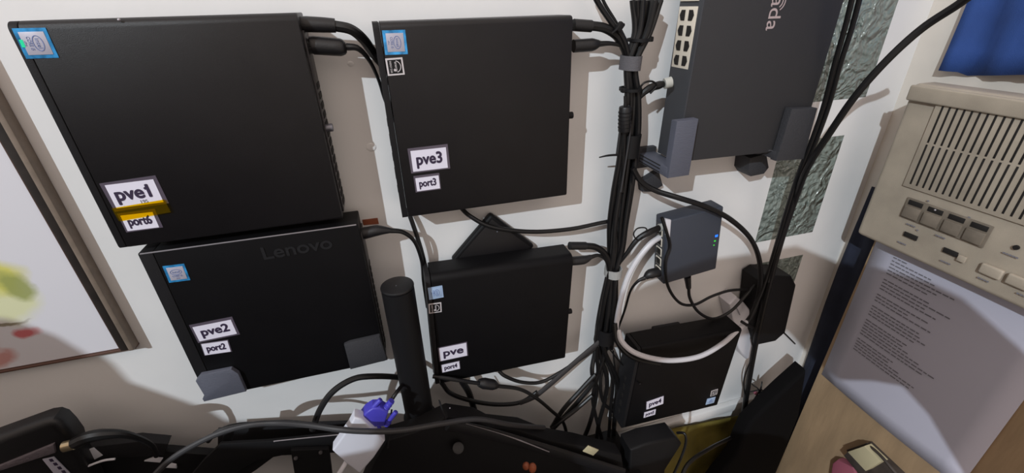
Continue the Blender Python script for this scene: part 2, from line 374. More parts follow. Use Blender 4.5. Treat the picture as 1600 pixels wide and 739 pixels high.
fq, wq, hq = rect([(160+4, 289), (240, 280), (256, 315), (183, 325.5)], d1)
b = MB(); b.text(fq.sh(0.004, -hq*0.36), '195', 0.0042, w=0.001); b.build('pencilled_number', M['greyink'], pc1)
b = MB(); f_, w_, h_ = rect([(176, 324), (258, 311), (268, 330), (187, 345)], d1); b.box(f_, (0, 0, 0.0016), (w_, h_, 0.0002)); b.build('amber_film', M['tape'], pc1)['label'] = 'translucent yellow film between the two labels'
chip_sticker(pc1, [(18, 44.2), (72, 43.3), (92, 90), (42, 92)], d1, -90)
b = MB(); f_, w_, h_ = rect([(31, 62), (37, 62), (41, 74), (35, 74)], d1); b.box(f_, (0, 0, 0.0006), (w_, h_, 0.0004)); b.build('green_glint', M['green'], pc1)
b = MB(); b.ball(P(186, 31, 0.0475), 0.0011); b.build('paint_chip', M['metal_highlight'], pc1)

pc3, f3, w3, h3 = mini_pc([(580, 33), (897, 25), (885, 305), (630, 343)], 'black mini computer at upper middle labelled pve3 and port3', r=0.005, screw=(893, 178, 'deepblack'))
d3 = 0.0451
q = [(636, 231.7), (699.7, 225.3), (703, 262.5), (643, 271.5)]; name_label(pc3, 'pve3', q, [(641, 235.6), (697, 230), (699, 261.5), (645.7, 268.3)], d3)
name_label(pc3, 'port3', [(645.7, 274.8), (686.8, 270.3), (688.5, 295), (649.6, 301)], [(649, 278), (685.5, 274), (687, 293.4), (651.5, 299)], d3)
chip_sticker(pc3, [(596.7, 48), (632.6, 46), (637.7, 85), (602, 85.5)], d3, -90)
star_sticker(pc3, [(602, 91), (629, 89.8), (632, 116), (605.8, 119)], d3, -90)

pc2, f2, w2, h2 = mini_pc([(215, 402), (555, 346), (606, 568), (325, 620)], 'black mini computer at lower left labelled pve2, held up by two brackets', r=0.0012, bez=0.011, body='case2', metal_highlight=True)
q = [(296.5, 508), (365.7, 493.6), (372, 523), (309, 535.6)]; name_label(pc2, 'pve2', q, [(300.7, 511), (362.8, 498.7), (368.7, 521), (312.5, 532.7)], d3)
q = [(313, 536.5), (357, 530.6), (362.4, 549), (319.6, 555.7)]; name_label(pc2, 'port2', q, shrink(q, .07), d3)
chip_sticker(pc2, [(253.5, 416), (288.2, 411.7), (297.4, 437.3), (265, 441.5)], d3, 0)
lf, lw, lh = rect([(403, 385), (518, 365), (523, 392), (410, 411)], d3)
b = MB(); b.text(lf, 'Lenovo', lh*1.0, ext=0.0004, bold=0.0003, w=0.0002, width=lw*0.95); b.build('embossed_lettering', M['bezel'], pc2)['label'] = 'embossed maker lettering'

pc4, f4, w4, h4 = mini_pc([(662, 436), (897, 398), (883, 562), (683, 600)], 'smaller-looking black mini computer at lower middle labelled pve and port4', df=0.046, db=0.014, r=0.009, body='case2', screw=(893, 482, 'deepblack'), size=None)
d4 = 0.0461
q = [(683.8, 543.3), (730, 533.5), (731.3, 555.5), (686.3, 565.2)]; name_label(pc4, 'pve', q, shrink(q, .07), d4)
q = [(688.7, 570), (718.4, 562.8), (719.2, 576), (690, 582.3)]; name_label(pc4, 'port4', q, shrink(q, .07), d4)
chip_sticker(pc4, [(668.7, 449.5), (691.6, 445.8), (692.4, 464), (670.4, 468.5)], d4, -90, foil='paleblue', label='faded pale blue processor sticker', inner='paleblue')
star_sticker(pc4, [(669.2, 475), (689.5, 471.9), (690, 487.2), (670.4, 489.7)], d4, -90)

pc5, f5, w5, h5 = mini_pc([(985, 542), (1160, 519), (1120, 630), (983, 672)], 'black mini computer at lower right labelled pve4, behind the white cable loop', df=0.062, db=0.027, r=0.004, body='case2')
d5 = 0.0621
q = [(1009.7, 627.8), (1037.3, 617.3), (1036.4, 630.7), (1009, 639.9)]; name_label(pc5, 'pve4', q, shrink(q, .05), d5)
q = [(1005.3, 644.2), (1024.5, 638.6), (1024, 647), (1005.7, 652.7)]; name_label(pc5, 'port5', q, shrink(q, .05), d5)
chip_sticker(pc5, [(1104, 623.5), (1117.4, 619.7), (1116, 629), (1103, 632)], d5, 180, foil='paleblue', label='pale blue processor sticker', inner='paleblue')
star_sticker(pc5, [(1111, 611), (1121, 607.5), (1120.5, 616), (1110, 619)], d5, 180)
b = MB(); b.box(f5, (0, -h5/2 + 0.02, -0.049), (0.05, 0.02, 0.027), 0.002); b.build('wall_mount', M['bracketdark'], pc5); b = MB(); b.box(f5, (0, h5/2 - 0.03, -0.049), (0.05, 0.02, 0.027), 0.002); b.build('wall_mount', M['bracketdark'], pc5)
for pc, f_, w_, h_, df, db in ((pc1, f1, w1, h1, .047, .01), (pc3, f3, w3, h3, .045, .01), (pc4, f4, w4, h4, .046, .014)):
    b = MB(); b.box(f_, (0, h_*0.1, -df + db/2), (0.06, 0.05, db), 0.001); b.build('wall_mount', M['bracketdark'], pc)

# brackets under the pve2 computer
def pc_bracket(poly, m, label):
    c = P(sum(p[0] for p in poly)/len(poly), sum(p[1] for p in poly)/len(poly), 0.0)
    t = thing('support_bracket', label, 'bracket', c)
    b = MB(); slab(b, poly, 0.0502, 0.0048, 0.0007); b.build('front_lip', M[m], t)
    pts = [P(x, y, 0.0502) for x, y in poly]; x0 = min(p.x for p in pts); x1 = max(p.x for p in pts); z0 = min(p.z for p in pts)
    zt = f2(0, -h2/2).z - 0.002
    b = MB(); b.box(WF((0, 0, 0)), ((x0 + x1)/2 + 0.001, z0 + 0.0028, 0.0225), (x1 - x0 - 0.006, 0.004, 0.045), 0.0008)
    b.box(WF((0, 0, 0)), ((x0 + x1)/2 + 0.001, z0 + 0.012, 0.004), (x1 - x0 - 0.006, 0.022, 0.008), 0.0008); b.build('wall_arm', M[m], t)
pc_bracket([(305.4, 596), (312.7, 586.6), (361, 577), (372, 584), (384.6, 612), (318.7, 628), (316, 624), (318.7, 618)], 'bracket', 'slate grey printed bracket under the left corner of the pve2 computer')
pc_bracket([(537.6, 539.7), (547, 535.5), (593, 525), (605.5, 562.8), (547.6, 577.5)], 'bracketdark', 'dark bracket under the right corner of the pve2 computer, beside the pole')

# black box hung cornerwise behind the pve computer
c = P(768, 395, 0.002); t = thing('network_box', 'thin black box hung cornerwise on the wall above the pve computer', 'device', c)
fr = WF(P(768, 334, 0.0125)).rot(math.radians(-44)); fr = Frame(fr.o, fr.u, fr.v, fr.w)
b = MB(); b.box(fr, (0.038, -0.038, -0.0055), (0.075, 0.075, 0.011), 0.0035, 3); b.build('box_body', M['case2'], t)
b = MB(); b.box(fr, (0.038, -0.038, 0.0002), (0.066, 0.066, 0.0006), 0.0003); b.build('lid', M['case'], t)
b = MB(); b.ball(P(777, 362, 0.013), 0.001); b.build('status_light', M['screw'], t)

# ------------------------------------------------------------------ large network switch at the top right
dS = 0.058; XS0 = 0.3165; A = P(1088, 100, dS)
fs = WF((0.4035, -dS, 0.0)); fs = Frame(P(1190, 60, dS), (1, 0, -0.022), (0.022, 0, 1), (0, -1, 0))
xl = P(1100, 0, dS).x; xr = 0.4885; zb = -0.1655; zt = 0.16
sw = thing('network_switch', 'large charcoal network switch with eight ivory ports down its left side', 'network switch', (0.4, -0.02, zb))
fsw = Frame(((xl + 0.0025 + xr)/2, -dS, (zb + zt)/2), (1, 0, -0.02), (0.02, 0, 1), (0, -1, 0)); WS = xr - xl; HS = zt - zb
b = MB(); b.box(fsw, (0, 0, -0.019), (WS, HS, 0.038), 0.001); b.build('case_body', M['switch'], sw)
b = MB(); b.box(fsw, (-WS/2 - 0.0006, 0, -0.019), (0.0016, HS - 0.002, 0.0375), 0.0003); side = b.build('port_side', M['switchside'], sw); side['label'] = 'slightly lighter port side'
XP = fsw(-WS/2 - 0.0014, 0).x
def onside(x, y): 
    p = S(x, y, XP); return p
pq = [onside(*p) for p in ((1066, 9), (1091, 11), (1077, 108), (1049, 104))]
y0 = (pq[0].y + pq[3].y)/2; y1 = (pq[1].y + pq[2].y)/2; z1 = (pq[0].z + pq[1].z)/2; z0 = (pq[2].z + pq[3].z)/2
FL = Frame((XP, 0, 0), (0, -1, 0), (0, 0, 1), (-1, 0, 0))   # u = out of the wall, v = up, w = to the left
for base in (0.0, (z1 - z0)*1.08):
    b = MB(); b.box(FL, (-(y0 + y1)/2, (z0 + z1)/2 + base, 0.0008), (abs(y1 - y0), z1 - z0, 0.0016), 0.0003)
    pb = b.build('port_block', M['portmetal'], sw); pb['label'] = 'ivory block of ports'
    for r_ in range(4):
        for c_ in range(2):
            uu = -y0 + (abs(y1 - y0))*(0.27 + 0.47*c_); vz = z0 + (z1 - z0)*(0.13 + 0.245*r_) + base
            h2_ = 0.0049; k = 1 if c_ == 0 else -1
            b = MB(); b.prism(FL.sh(uu, vz, 0.0), [(-.0034*k, -h2_*.55), (-.0034*k + -.0012*k, 0), (-.0034*k, h2_*.55), (-.0022*k, h2_), (.0036*k, h2_), (.0036*k, -h2_), (-.0022*k, -h2_)], 0.0012, 0.0022); b.build('port_opening', M['hole'], pb)
b = MB(); tf = Frame(P(1204, 48, dS), (0, 0, -1), (1, 0, 0), (0, -1, 0))
b.text(tf, 'omada', 0.0225, w=0.0002, align='RIGHT', width=0.062)
wf = Frame(P(1217, 2, dS), (0, 0, -1), (1, 0, 0), (0, -1, 0))
for r_ in (0.006, 0.009): b.ring(wf.sh(0, -0.001), r_, r_, 0.0011, 0.0002, 0.0002, a0=0.5, a1=2.6, n=12)
b.build('logo_lettering', M['logo'], sw)
p = onside(1050, 150)
b = MB(); b.box(FL, (-p.y + .002, p.z - .006, 0.0006), (0.011, 0.012, 0.0012)); b.build('port_opening', M['hole'], sw)
# brackets of the switch
t = thing('support_bracket', 'grey ribbed bracket gripping the lower left corner of the large switch', 'bracket', P(1030, 285, 0))
b = MB(); slab(b, [(1058, 190), (1092, 186), (1077, 274), (1044, 279)], 0.069, 0.0095, 0.0012); b.build('front_lip', M['bracket'], t)
b = MB(); zb0 = P(1044, 279, .069).z; xb0 = P(1044, 279, .069).x
b.box(WF((0, 0, 0)), (xb0 + 0.010, zb0 + 0.006, 0.034), (0.021, 0.012, 0.062), 0.001); b.build('wall_arm', M['bracket'], t)
b = MB()
for k in range(3): b.box(FL, (0.030, zb0 + 0.002 + k*0.004, (XP - xb0) + 0.0004), (0.044, 0.0011, 0.0014), 0.0002)
b.box(FL, (0.0645, zb0 + 0.030, (XP - xb0) - 0.0068), (0.0012, 0.036, 0.002), 0.0002)
b.build('rib_groove', M['hole'], t)
b = MB(); slab(b, [(1002, 285), (1030, 268), (1036, 290), (1020, 300), (1004, 300)], 0.010, 0.010, 0.001); b.box(WF((0, 0, 0)), (xb0 + .010, zb0 + .005, .004), (.024, .026, .008), .001); b.build('wall_foot', M['bracketdark'], t)
t = thing('support_bracket', 'dark bracket gripping the lower right corner of the large switch over the glass', 'bracket', P(1200, 262, 0))
b = MB(); slab(b, [(1238, 170), (1278, 169), (1256, 249), (1213, 252)], 0.069, 0.0095, 0.0012); b.build('front_lip', M['bracketdark'], t)
b = MB(); q0 = P(1213, 252, .069); q1 = P(1256, 249, .069)
b.box(WF((0, 0, 0)), ((q0.x + q1.x)/2, q0.z + .006, 0.034), (q1.x - q0.x, 0.01, 0.062), 0.001); b.build('wall_arm', M['bracketdark'], t)
b = MB(); slab(b, [(1172, 247), (1198, 240), (1202, 262), (1194, 272), (1174, 276), (1169, 268)], 0.026, 0.026, 0.0015)
b.build('wall_foot', M['bracketdark'], t)
b = MB()
for k in range(3): b.tube([P(1182 + k*9, 240 + k, .05), P(1203 + k*9, 235 + k*2, .058), P(1222 + k*7, 244 + k*2, .062)], 0.0012, n=6)
b.build('rib', M['bracketdark'], t)

# ------------------------------------------------------------------ small five port switch
dL = 0.05; qL = [(1045, 345), (1138, 321), (1113, 422), (1034, 446)]
fL_, wL, hL = rect(qL, dL)
ls = thing('network_switch', 'small slate blue network switch with lit blue and green lights', 'network switch', fL_(0, -hL/2, -0.026))
b = MB(); b.box(fL_, (0, 0, -0.0125), (wL, hL, 0.025), 0.0022, 3); b.build('case_body', M['lite'], ls)
b = MB(); b.box(fL_, (-wL/2 - 0.0003, -0.002, -0.0125), (0.0014, hL*0.86, 0.018), 0.0003); pf = b.build('port_frame', M['switchside'], ls)
for k in range(5):
    b = MB(); b.box(fL_, (-wL/2 - 0.0008, hL*0.30 - k*0.0152, -0.0125), (0.0016, 0.0125, 0.0125), 0.0012); b.build('port_frame_metal', M['portmetal'], pf)
    b = MB(); b.box(fL_, (-wL/2 - 0.0014, hL*0.30 - k*0.0152, -0.0125), (0.0012, 0.0098, 0.0092), 0.0015); b.build('port_opening', M['hole'], pf)
for (x, y, m, r_) in ((1119.5, 368.5, 'ledblue', 0.0021), (1117, 376.5, 'ledgreen', 0.0013), (1115.5, 383, 'ledgreen', 0.001)):
    b = MB(); b.box(WF(P(x, y, dL + .0001)), (0, 0, 0), (r_*1.9, r_*1.5, 0.0008), 0.0002); b.build('status_light', M[m], ls)
b = MB(); b.box(fL_, (0, 0, -0.0375), (0.04, 0.05, 0.025), 0.002); b.build('wall_mount', M['bracketdark'], ls)
b = MB(); slab(b, [(1040, 342), (1049, 344), (1047, 372), (1041, 368)], 0.052, 0.003, 0.0008); b.build('cut_sticker', M['whiteplastic'], ls)

# ------------------------------------------------------------------ cables
def cable(label, pts, r, m='cable', group=None, plug=None, cat='cable', name='cable', pm='blackplastic', flat=1.0):
    pp = path(pts)
    if plug is None:
        b = MB(); b.tube(pp, r, flat=flat); o = b.build(name, M[m]); tag(o, label, cat, group); return o
    t = thing(name, label, cat, pp[0], group)
    b = MB(); b.tube(pp, r, flat=flat); b.build('cord', M[m], t)
    for pl in plug:
        q = path(pl[0]); b = MB(); b.tube(q, pl[1], n=12, sub=4, flat=pl[2] if len(pl) > 2 else 1.0); b.build('plug', M[pm], t)
    return t
cable('thick black power lead curving from the top of the pve1 computer', [(520, 40, .03), (548, 46, .03), (568, 62, .022), (584, 84, .0075), (606, 108, .005), (640, 140, .005)], 0.0045,
      plug=[([(464, 38, .03), (480, 38, .03), (505, 39, .03), (524, 40, .03)], [.0058, .0062, .006, .0056])])
cable('thin black lead with taped plug below the thick lead of the pve1 computer', [(541, 73, .03), (560, 76, .03), (578, 96, .022), (592, 126, .007), (603, 160, .004), (625, 205, .004)], [.0032, .0026, .0018, .0016, .0016, .0016],
      plug=[([(468, 72, .03), (486, 72, .03), (490, 71, .03), (532, 74, .03), (541, 74, .03)], [.0062, .0062, .0075, .0072, .004])])
cable('thick black lead leaving the top right of the pve3 computer', [(920, 40, .03), (945, 44, .03), (966, 58, .03), (978, 80, .03), (984, 100, .03), (982, 150, .03)], 0.0046,
      plug=[([(896, 39, .03), (924, 41, .03)], [.0056, .0056])])
cable('thin black lead with long plug leaving the pve3 computer under the thick lead', [(932, 69, .03), (955, 68, .03), (975, 74, .03), (984, 92, .033), (985, 130, .033)], [.003, .0022, .0018, .0018, .0018],
      plug=[([(896, 72, .03), (925, 70, .03), (936, 68, .03)], [.0062, .0062, .0035])])
cable('thick black lead leaving the top right of the pve computer', [(912, 384, .034), (930, 386, .034), (944, 396, .034), (952, 416, .034), (952, 450, .03)], 0.0042,
      plug=[([(890, 384, .036), (915, 384, .034)], [.005, .005])])
cable('thin black lead and plug leaving the pve computer below the thick one', [(922, 402, .034), (935, 399, .034), (946, 406, .034), (953, 425, .036), (953, 460, .034)], [.003, .0022, .002, .002, .002],
      plug=[([(892, 408, .034), (912, 406, .034), (924, 401, .034)], [.0058, .0058, .003])])
cable('black lead leaving the plug at the upper right of the pve2 computer', [(608, 360, .03), (630, 363, .03), (648, 378, .026), (659, 408, .02), (662, 440, .006), (668, 480, .005)], [.003, .0024, .0022, .0022, .0022, .0022],
      plug=[([(556, 364, .03), (570, 364, .03), (590, 360, .03), (610, 360, .03)], [.005, .0065, .0058, .003])])
cable('black lead dropping from behind the pve3 computer towards the pole', [(636, 325, .006), (645, 350, .010), (655, 380, .012), (663, 410, .011), (668, 440, .007)], 0.0026)
cable('long black lead sagging from the pve3 computer to the cable bundle', [(718, 322, .008), (735, 338, .016), (770, 355, .024), (830, 362, .026), (890, 358, .026), (940, 348, .026), (966, 343, .024)], 0.0026)
# the main bundle
BX = [(985, 0), (990, 50), (985, 100), (987, 150), (984, 200), (980, 250), (973, 300), (966, 350), (963, 390), (957, 425), (951, 470), (946, 510), (942, 545)]
SP = [26, 15, 9, 10, 13, 13, 15, 15, 13, 9, 14, 16, 14]
SHX = [26, 14, 1, 1, 1, 0, 0, 0, 0, 0, 0, 0, 0]
tails = [[(925, 580), (932, 610), (922, 660), (905, 700)], [(934, 585), (926, 620), (932, 655), (942, 690)], [(948, 590), (945, 625), (936, 660), (930, 700)],
         [(957, 590), (954, 640), (950, 700)], [(966, 600), (961, 650), (958, 700)], [(938, 600), (944, 630), (960, 640), (988, 636)], [(930, 592), (905, 625), (878, 655), (855, 680)],
         [(936, 600), (915, 635), (888, 660), (862, 690)], [(925, 560), (900, 585), (868, 618), (835, 655)]]
for k in range(9):
    a = (k - 4)/4.0; ph = k*1.3; pts = []
    for (x, y), s_, sh_ in zip(BX, SP, SHX):
        pts.append((x + sh_ + s_*a*0.85 + 1.5*math.sin(ph + y/60), y, 0.028 + 0.008*math.sin(k*2.4 + y/120.0)))
    if k < 7: pts += [(x, y, 0.032) for x, y in tails[k]]
    cable('black cable running down in the tied vertical bundle', pts, 0.0028 if k % 2 else 0.0034, group='black cables in the vertical bundle')
cable('doubled black cable entering the bundle from the top edge', [(918, -30, .03), (935, 5, .03), (956, 36, .032), (975, 62, .034), (984, 95, .034)], 0.0028)
cable('thin black cable beside the doubled one at the top edge', [(930, -30, .026), (944, 4, .026), (962, 34, .028), (976, 60, .03), (986, 95, .036)], 0.0016)
def wrap(name, label, c, rx, h, m, cat, ry=None, lug=None, tilt=0):
    t = thing(name, label, cat, P(c[0], c[1], c[2])) if lug else None
    p = P(c[0], c[1], c[2]); fr = Frame(p, (1, 0, 0), (0, -1, 0), (0, 0, 1)); b = MB(); ry = ry or rx
    vs = []; n = 24
    fr = Frame(p, (math.cos(tilt), 0, math.sin(tilt)), (0, -1, 0), (-math.sin(tilt), 0, math.cos(tilt)))
    for q, z in ((.86, -h/2), (1, -h/2), (1, h/2), (.86, h/2)):
        vs.append([b.bm.verts.new(fr(rx*q*math.cos(2*math.pi*k/n), ry*q*math.sin(2*math.pi*k/n), z)) for k in range(n)])
    for j in range(4):
        for k in range(n): b.bm.faces.new((vs[j][k], vs[j][(k+1) % n], vs[(j+1) % 4][(k+1) % n], vs[(j+1) % 4][k]))
    o = b.build('strap' if lug else name, M[m], t)
    if lug:
        b = MB(); b.box(fr, lug, (0.006, 0.006, 0.005), 0.001); b.build('lock_head', M[m], t)
    else: tag(o, label, cat)
wrap('hook_and_loop_wrap', 'dark grey fabric wrap round the bundle near the top', (985, 98, .031), .0108, .0140, 'velcro', 'cable wrap', .013, tilt=-.05)
wrap('hook_and_loop_wrap', 'pale grey fabric wrap round the bundle beside the pve computer', (958, 424, .031), .0112, .0115, 'velcrow', 'cable wrap', .013)
wrap('cable_tie', 'black cable tie with stub above the dark grey wrap', (998, 62, .031), .0115, .003, 'deepblack', 'cable tie', .013, lug=(.013, 0, 0))
wrap('cable_tie', 'black cable tie just above the ferrite lump', (985, 139, .031), .0115, .003, 'deepblack', 'cable tie', .014, lug=(-.010, .004, 0))
wrap('tape_wrap', 'black tape wound round the bundle below the ferrite lump', (982, 226, .030), .0125, .026, 'deepblack', 'cable wrap', .014, tilt=-.05)
wrap('tape_wrap', 'black tape wound round the bundle where it fans out', (945, 522, .030), .0145, .024, 'deepblack', 'cable wrap', .014, tilt=-.1)
t = thing('cable_tie', 'black cable tie with square head on the doubled cable at the top', 'cable tie', P(966, 44, .036))
b = MB(); b.box(WF(P(968, 42, .038)).rot(.9), (0, 0, 0), (.009, .006, .006), .001); b.build('lock_head', M['deepblack'], t)
b = MB(); b.tube(path([(957, 52, .038), (966, 44, .040), (975, 38, .036)]), .0012); b.build('strap', M['deepblack'], t)
b = MB(); b.tube(path([(936, 246, .032), (950, 243, .036), (966, 242, .036), (978, 243, .040)]), [.0007, .0012, .0013, .0013]); tag(b.build('cable_tie', M['deepblack']), 'long loose cable tie tail poking left from the bundle', 'cable tie')
t = thing('ferrite_core', 'ribbed black ferrite lump on the lead left of the bundle', 'ferrite core', P(976, 186, .040))
b = MB(); b.tube(path([(977, 150, .042), (977, 170, .043), (976, 205, .043), (975, 235, .042), (972, 300, .04)]), .0018); b.build('cord', M['cable'], t)
b = MB(); a_ = P(977, 166, .043); c_ = P(975, 206, .043); b.cyl(a_, c_, .0066, bev=.0015); b.build('core_body', M['blackplastic'], t)
for k in range(5):
    q = a_.lerp(c_, .2 + k*.15); b = MB(); b.cyl(q, q.lerp(c_, .06), .0071); b.build('rib', M['deepblack'], t)
b = MB()
b.tube(path([(982, 165, .044), (985, 200, .044), (978, 250, .044), (970, 300, .044)]), .0011); tag(b.build('cable', M['cablegrey']), 'thin grey lead showing between the black cables', 'cable')
# the lead into the big switch
cable('short black network lead with clear plug in the large switch', [(990, 165, .03), (1000, 150, .034), (1015, 138, .036), (1030, 133, .036), (1038, 131, .036)], [.003, .0034, .0042, .0044, .003],
      plug=[([(1038, 131, .037), (1049, 128, .038)], [.0058, .0058], .8)], pm='clear')
cable('wiry black tie looped on the network lead of the large switch', [(998, 140, .04), (1006, 130, .043), (1018, 127, .043), (1026, 134, .042), (1016, 146, .042)], .0011)
cable('long black cable curving from the bundle over the small switch', [(988, 262, .034), (1002, 284, .036), (1025, 298, .042), (1060, 309, .058), (1100, 322, .062), (1140, 342, .060), (1172, 372, .050), (1186, 405, .045), (1188, 445, .045), (1178, 485, .045), (1163, 508, .052)], .0034)
cable('black network lead with tie loop into the top port of the small switch', [(968, 410, .034), (980, 395, .038), (995, 375, .04), (1012, 364, .042), (1030, 356, .04)], [.0026, .0028, .0034, .0042, .004],
      plug=[([(1030, 356, .04), (1040, 354, .04)], [.0056, .0056], .8)], pm='clear')
cable('thin black tie ring round the network lead left of the small switch', [(1005, 372, .046), (996, 375, .047), (990, 366, .045), (996, 357, .044), (1008, 356, .044), (1012, 362, .046)], .0009)
cable('white cable from the small switch bending down beside the bundle', [(1032, 370, .038), (1015, 382, .042), (994, 408, .042), (978, 440, .042), (968, 478, .042), (963, 512, .044), (968, 532, .05)], [.0036]*7, m='whitecable',
      plug=[([(1030, 372, .038), (1040, 368, .038)], [.005, .005], .8)], pm='clear')
cable('white cable hanging in a loop over the top of the pve4 computer', [(966, 516, .05), (972, 534, .062), (990, 550, .072), (1020, 560, .078), (1055, 563, .079), (1095, 556, .078), (1130, 536, .070), (1152, 516, .058), (1166, 503, .05)], .0037, m='whitecable')
cable('black cable hugging the underside of the white loop', [(960, 505, .045), (964, 532, .055), (980, 552, .066), (1000, 562, .068), (1030, 568, .068)], .0038)
cable('black lead with bulky plug in the lowest port of the small switch', [(1008, 434, .042), (996, 440, .04), (985, 455, .036), (976, 485, .032), (964, 518, .03)], [.003, .002, .0016, .0016, .0016],
      plug=[([(1008, 434, .04), (1016, 428, .04), (1034, 424, .04)], [.0035, .0068, .0062])])
cable('thin black lead looping down from the left of the small switch', [(1034, 340, .056), (1041, 362, .058), (1046, 385, .056), (1039, 412, .056), (1044, 448, .05), (1062, 473, .04), (1085, 476, .034), (1112, 463, .03), (1140, 454, .03), (1170, 452, .03)], .0021)
cable('black power lead sagging from the foot of the small switch', [(1076, 445, .036), (1078, 466, .034), (1092, 488, .034), (1115, 498, .034), (1142, 486, .034), (1165, 462, .034), (1180, 445, .03)], .0023,
      plug=[([(1074, 432, .036), (1076, 450, .036)], [.005, .0035])])
# big black leads at the right
cable('thick black cable sweeping down from the top right corner', [(1545, -30, .17), (1500, 5, .155), (1440, 45, .135), (1385, 95, .12), (1335, 152, .105), (1295, 210, .09), (1262, 262, .075), (1243, 310, .06), (1222, 372, .05), (1205, 430, .05), (1188, 500, .045), (1176, 560, .04), (1166, 620, .04), (1160, 665, .04)], [.0038]*9 + [.0045]*5)
cable('black cable hanging from the top edge left of the sweeping one', [(1350, -30, .09), (1332, 40, .085), (1313, 100, .08), (1295, 165, .075), (1275, 220, .07), (1252, 275, .062), (1236, 325, .058), (1216, 385, .05), (1200, 440, .05)], .0026)
cable('second black cable hanging close beside it from the top edge', [(1338, -30, .088), (1321, 40, .083), (1304, 100, .078), (1287, 165, .073), (1268, 220, .068), (1246, 275, .06), (1230, 325, .056), (1212, 385, .048), (1192, 450, .048), (1170, 500, .05)], .0026)
cable('thin black wire hanging beside the white plug block', [(1186, 500, .05), (1175, 530, .045), (1178, 552, .04), (1168, 575, .04), (1162, 600, .04), (1168, 640, .04)], .0012)
b = MB(); b.tube(path([(1158, 502, .056), (1166, 507, .06), (1176, 512, .056)]), .0022); tag(b.build('cable_tie', M['deepblack']), 'black tie joining the white loop to the black cable', 'cable tie')
# power brick and white plug block over the lowest glass block
t = thing('power_brick', 'black power brick hanging over the lowest glass block', 'power adapter', P(1213, 535, .0))
b = MB(); slab(b, [(1188, 440), (1200, 432), (1238, 432), (1245, 446), (1228, 520), (1212, 534), (1184, 540), (1178, 520)], .040, .037, .004, 3); b.build('brick_body', M['deepblack'], t)
b = MB(); b.tube(path([(1225, 520, .02), (1233, 528, .012), (1242, 537, .006)]), .0014); b.build('cord', M['cable'], t)
t = thing('plug_block', 'long white plug block behind the end of the white loop', 'plug', P(1165, 530, .0))
b = MB(); slab(b, [(1140, 476), (1152, 464), (1164, 474), (1180, 494), (1184, 506), (1172, 560), (1166, 562), (1154, 545), (1146, 505)], .026, .024, .003, 3); b.build('block_body', M['whiteplastic'], t)
b = MB(); b.tube(path([(1150, 480, .028), (1153, 485, .028), (1156, 492, .028)]), .0005); b.build('marking', M['greyink'], t)
for k, (a_, c_) in enumerate([((1172, 612), (1196, 628)), ((1168, 640), (1190, 600)), ((1175, 600), (1182, 645))]):
    cable('thin black wire in the small knot above the trunking', [(a_[0], a_[1], .04), ((a_[0] + c_[0])/2 + 8, (a_[1] + c_[1])/2 - 10, .05), (c_[0], c_[1], .042), (a_[0] + 12, a_[1] + 22, .04), (1166, 655, .045)], .0012, group='thin wires knotted above the trunking')
b = MB(); b.ball(P(1181, 614, .045), .004, (1, 1, .8)); tag(b.build('connector', M['pink']), 'tiny pinkish connector in the wire knot', 'connector')
cable('black cable tail leaning from the wire knot to the floor', [(1162, 640, .04), (1158, 662, .05), (1148, 680, .06), (1110, 700, .095), (1075, 725, .11), (1060, 760, .125)], .0032)

# ------------------------------------------------------------------ cables below the pve computer
cable('black lead with lump running from under the pve computer', [(676, 588, .05), (710, 593, .055), (742, 598, .055), (778, 603, .055), (812, 608, .052), (838, 622, .05), (862, 642, .045), (880, 660, .04), (888, 690, .04)], .0026,
      plug=[([(748, 598, .055), (756, 599, .055), (770, 601, .055), (777, 603, .055)], [.005, .0075, .0072, .004])])
cable('black lead sagging from the pve computer to the bundle', [(780, 580, .03), (790, 588, .034), (815, 597, .036), (845, 597, .036), (875, 582, .036), (905, 562, .034), (935, 540, .032)], .0026)
cable('wide flat grey lead slanting down left from the bundle', [(942, 530, .036), (915, 552, .036), (885, 578, .038), (860, 600, .04), (835, 620, .04), (812, 630, .036)], .0046, m='cablegrey', flat=.45)
cable('black lead drooping low under the pve computer', [(690, 598, .04), (705, 615, .04), (740, 627, .038), (780, 632, .036), (815, 628, .034), (840, 612, .034)], .003)
cable('black lead slanting through the tangle left of the fan of cables', [(930, 585, .036), (905, 612, .038), (880, 640, .04), (862, 668, .04)], .0034)
cable('second black lead slanting through the tangle left of the fan', [(925, 618, .04), (900, 640, .042), (872, 662, .044), (850, 685, .046)], .003)
cable('black lead hanging from under the pve computer past the stand', [(722, 596, .03), (732, 612, .03), (738, 630, .03), (745, 655, .035)], .0045)
cable('thin black lead slanting right below the tape', [(952, 545, .034), (968, 565, .034), (985, 583, .04), (1000, 600, .07)], .001)
cable('thin black lead hanging straight down from the tape', [(958, 548, .034), (962, 600, .034), (958, 650, .034), (956, 700, .034)], .0012)
cable('black lead arching over the wall left of the pole', [(488, 672, .09), (500, 640, .085), (520, 612, .08), (550, 593, .075), (580, 588, .07), (625, 590, .05), (660, 600, .04)], .0034, m='cable')
cable('black lead running from the violet connector behind the pole', [(611, 626, .098), (622, 610, .09), (634, 596, .06), (650, 590, .03)], .0022)
cable('long grey black cable running across the clutter at the bottom', [(225, 760, .09), (262, 722, .09), (300, 697, .088), (345, 676, .086), (390, 664, .086), (435, 661, .09), (480, 664, .11), (530, 671, .126), (580, 674, .130), (630, 672, .130), (690, 662, .128), (745, 655, .12), (800, 664, .112), (850, 668, .08)], .0030, m='cablegrey')
cable('second black cable rising just above the long grey one', [(325, 690, .075), (340, 674, .075), (370, 664, .073), (410, 661, .07), (450, 659, .069), (500, 664, .065)], .0022)

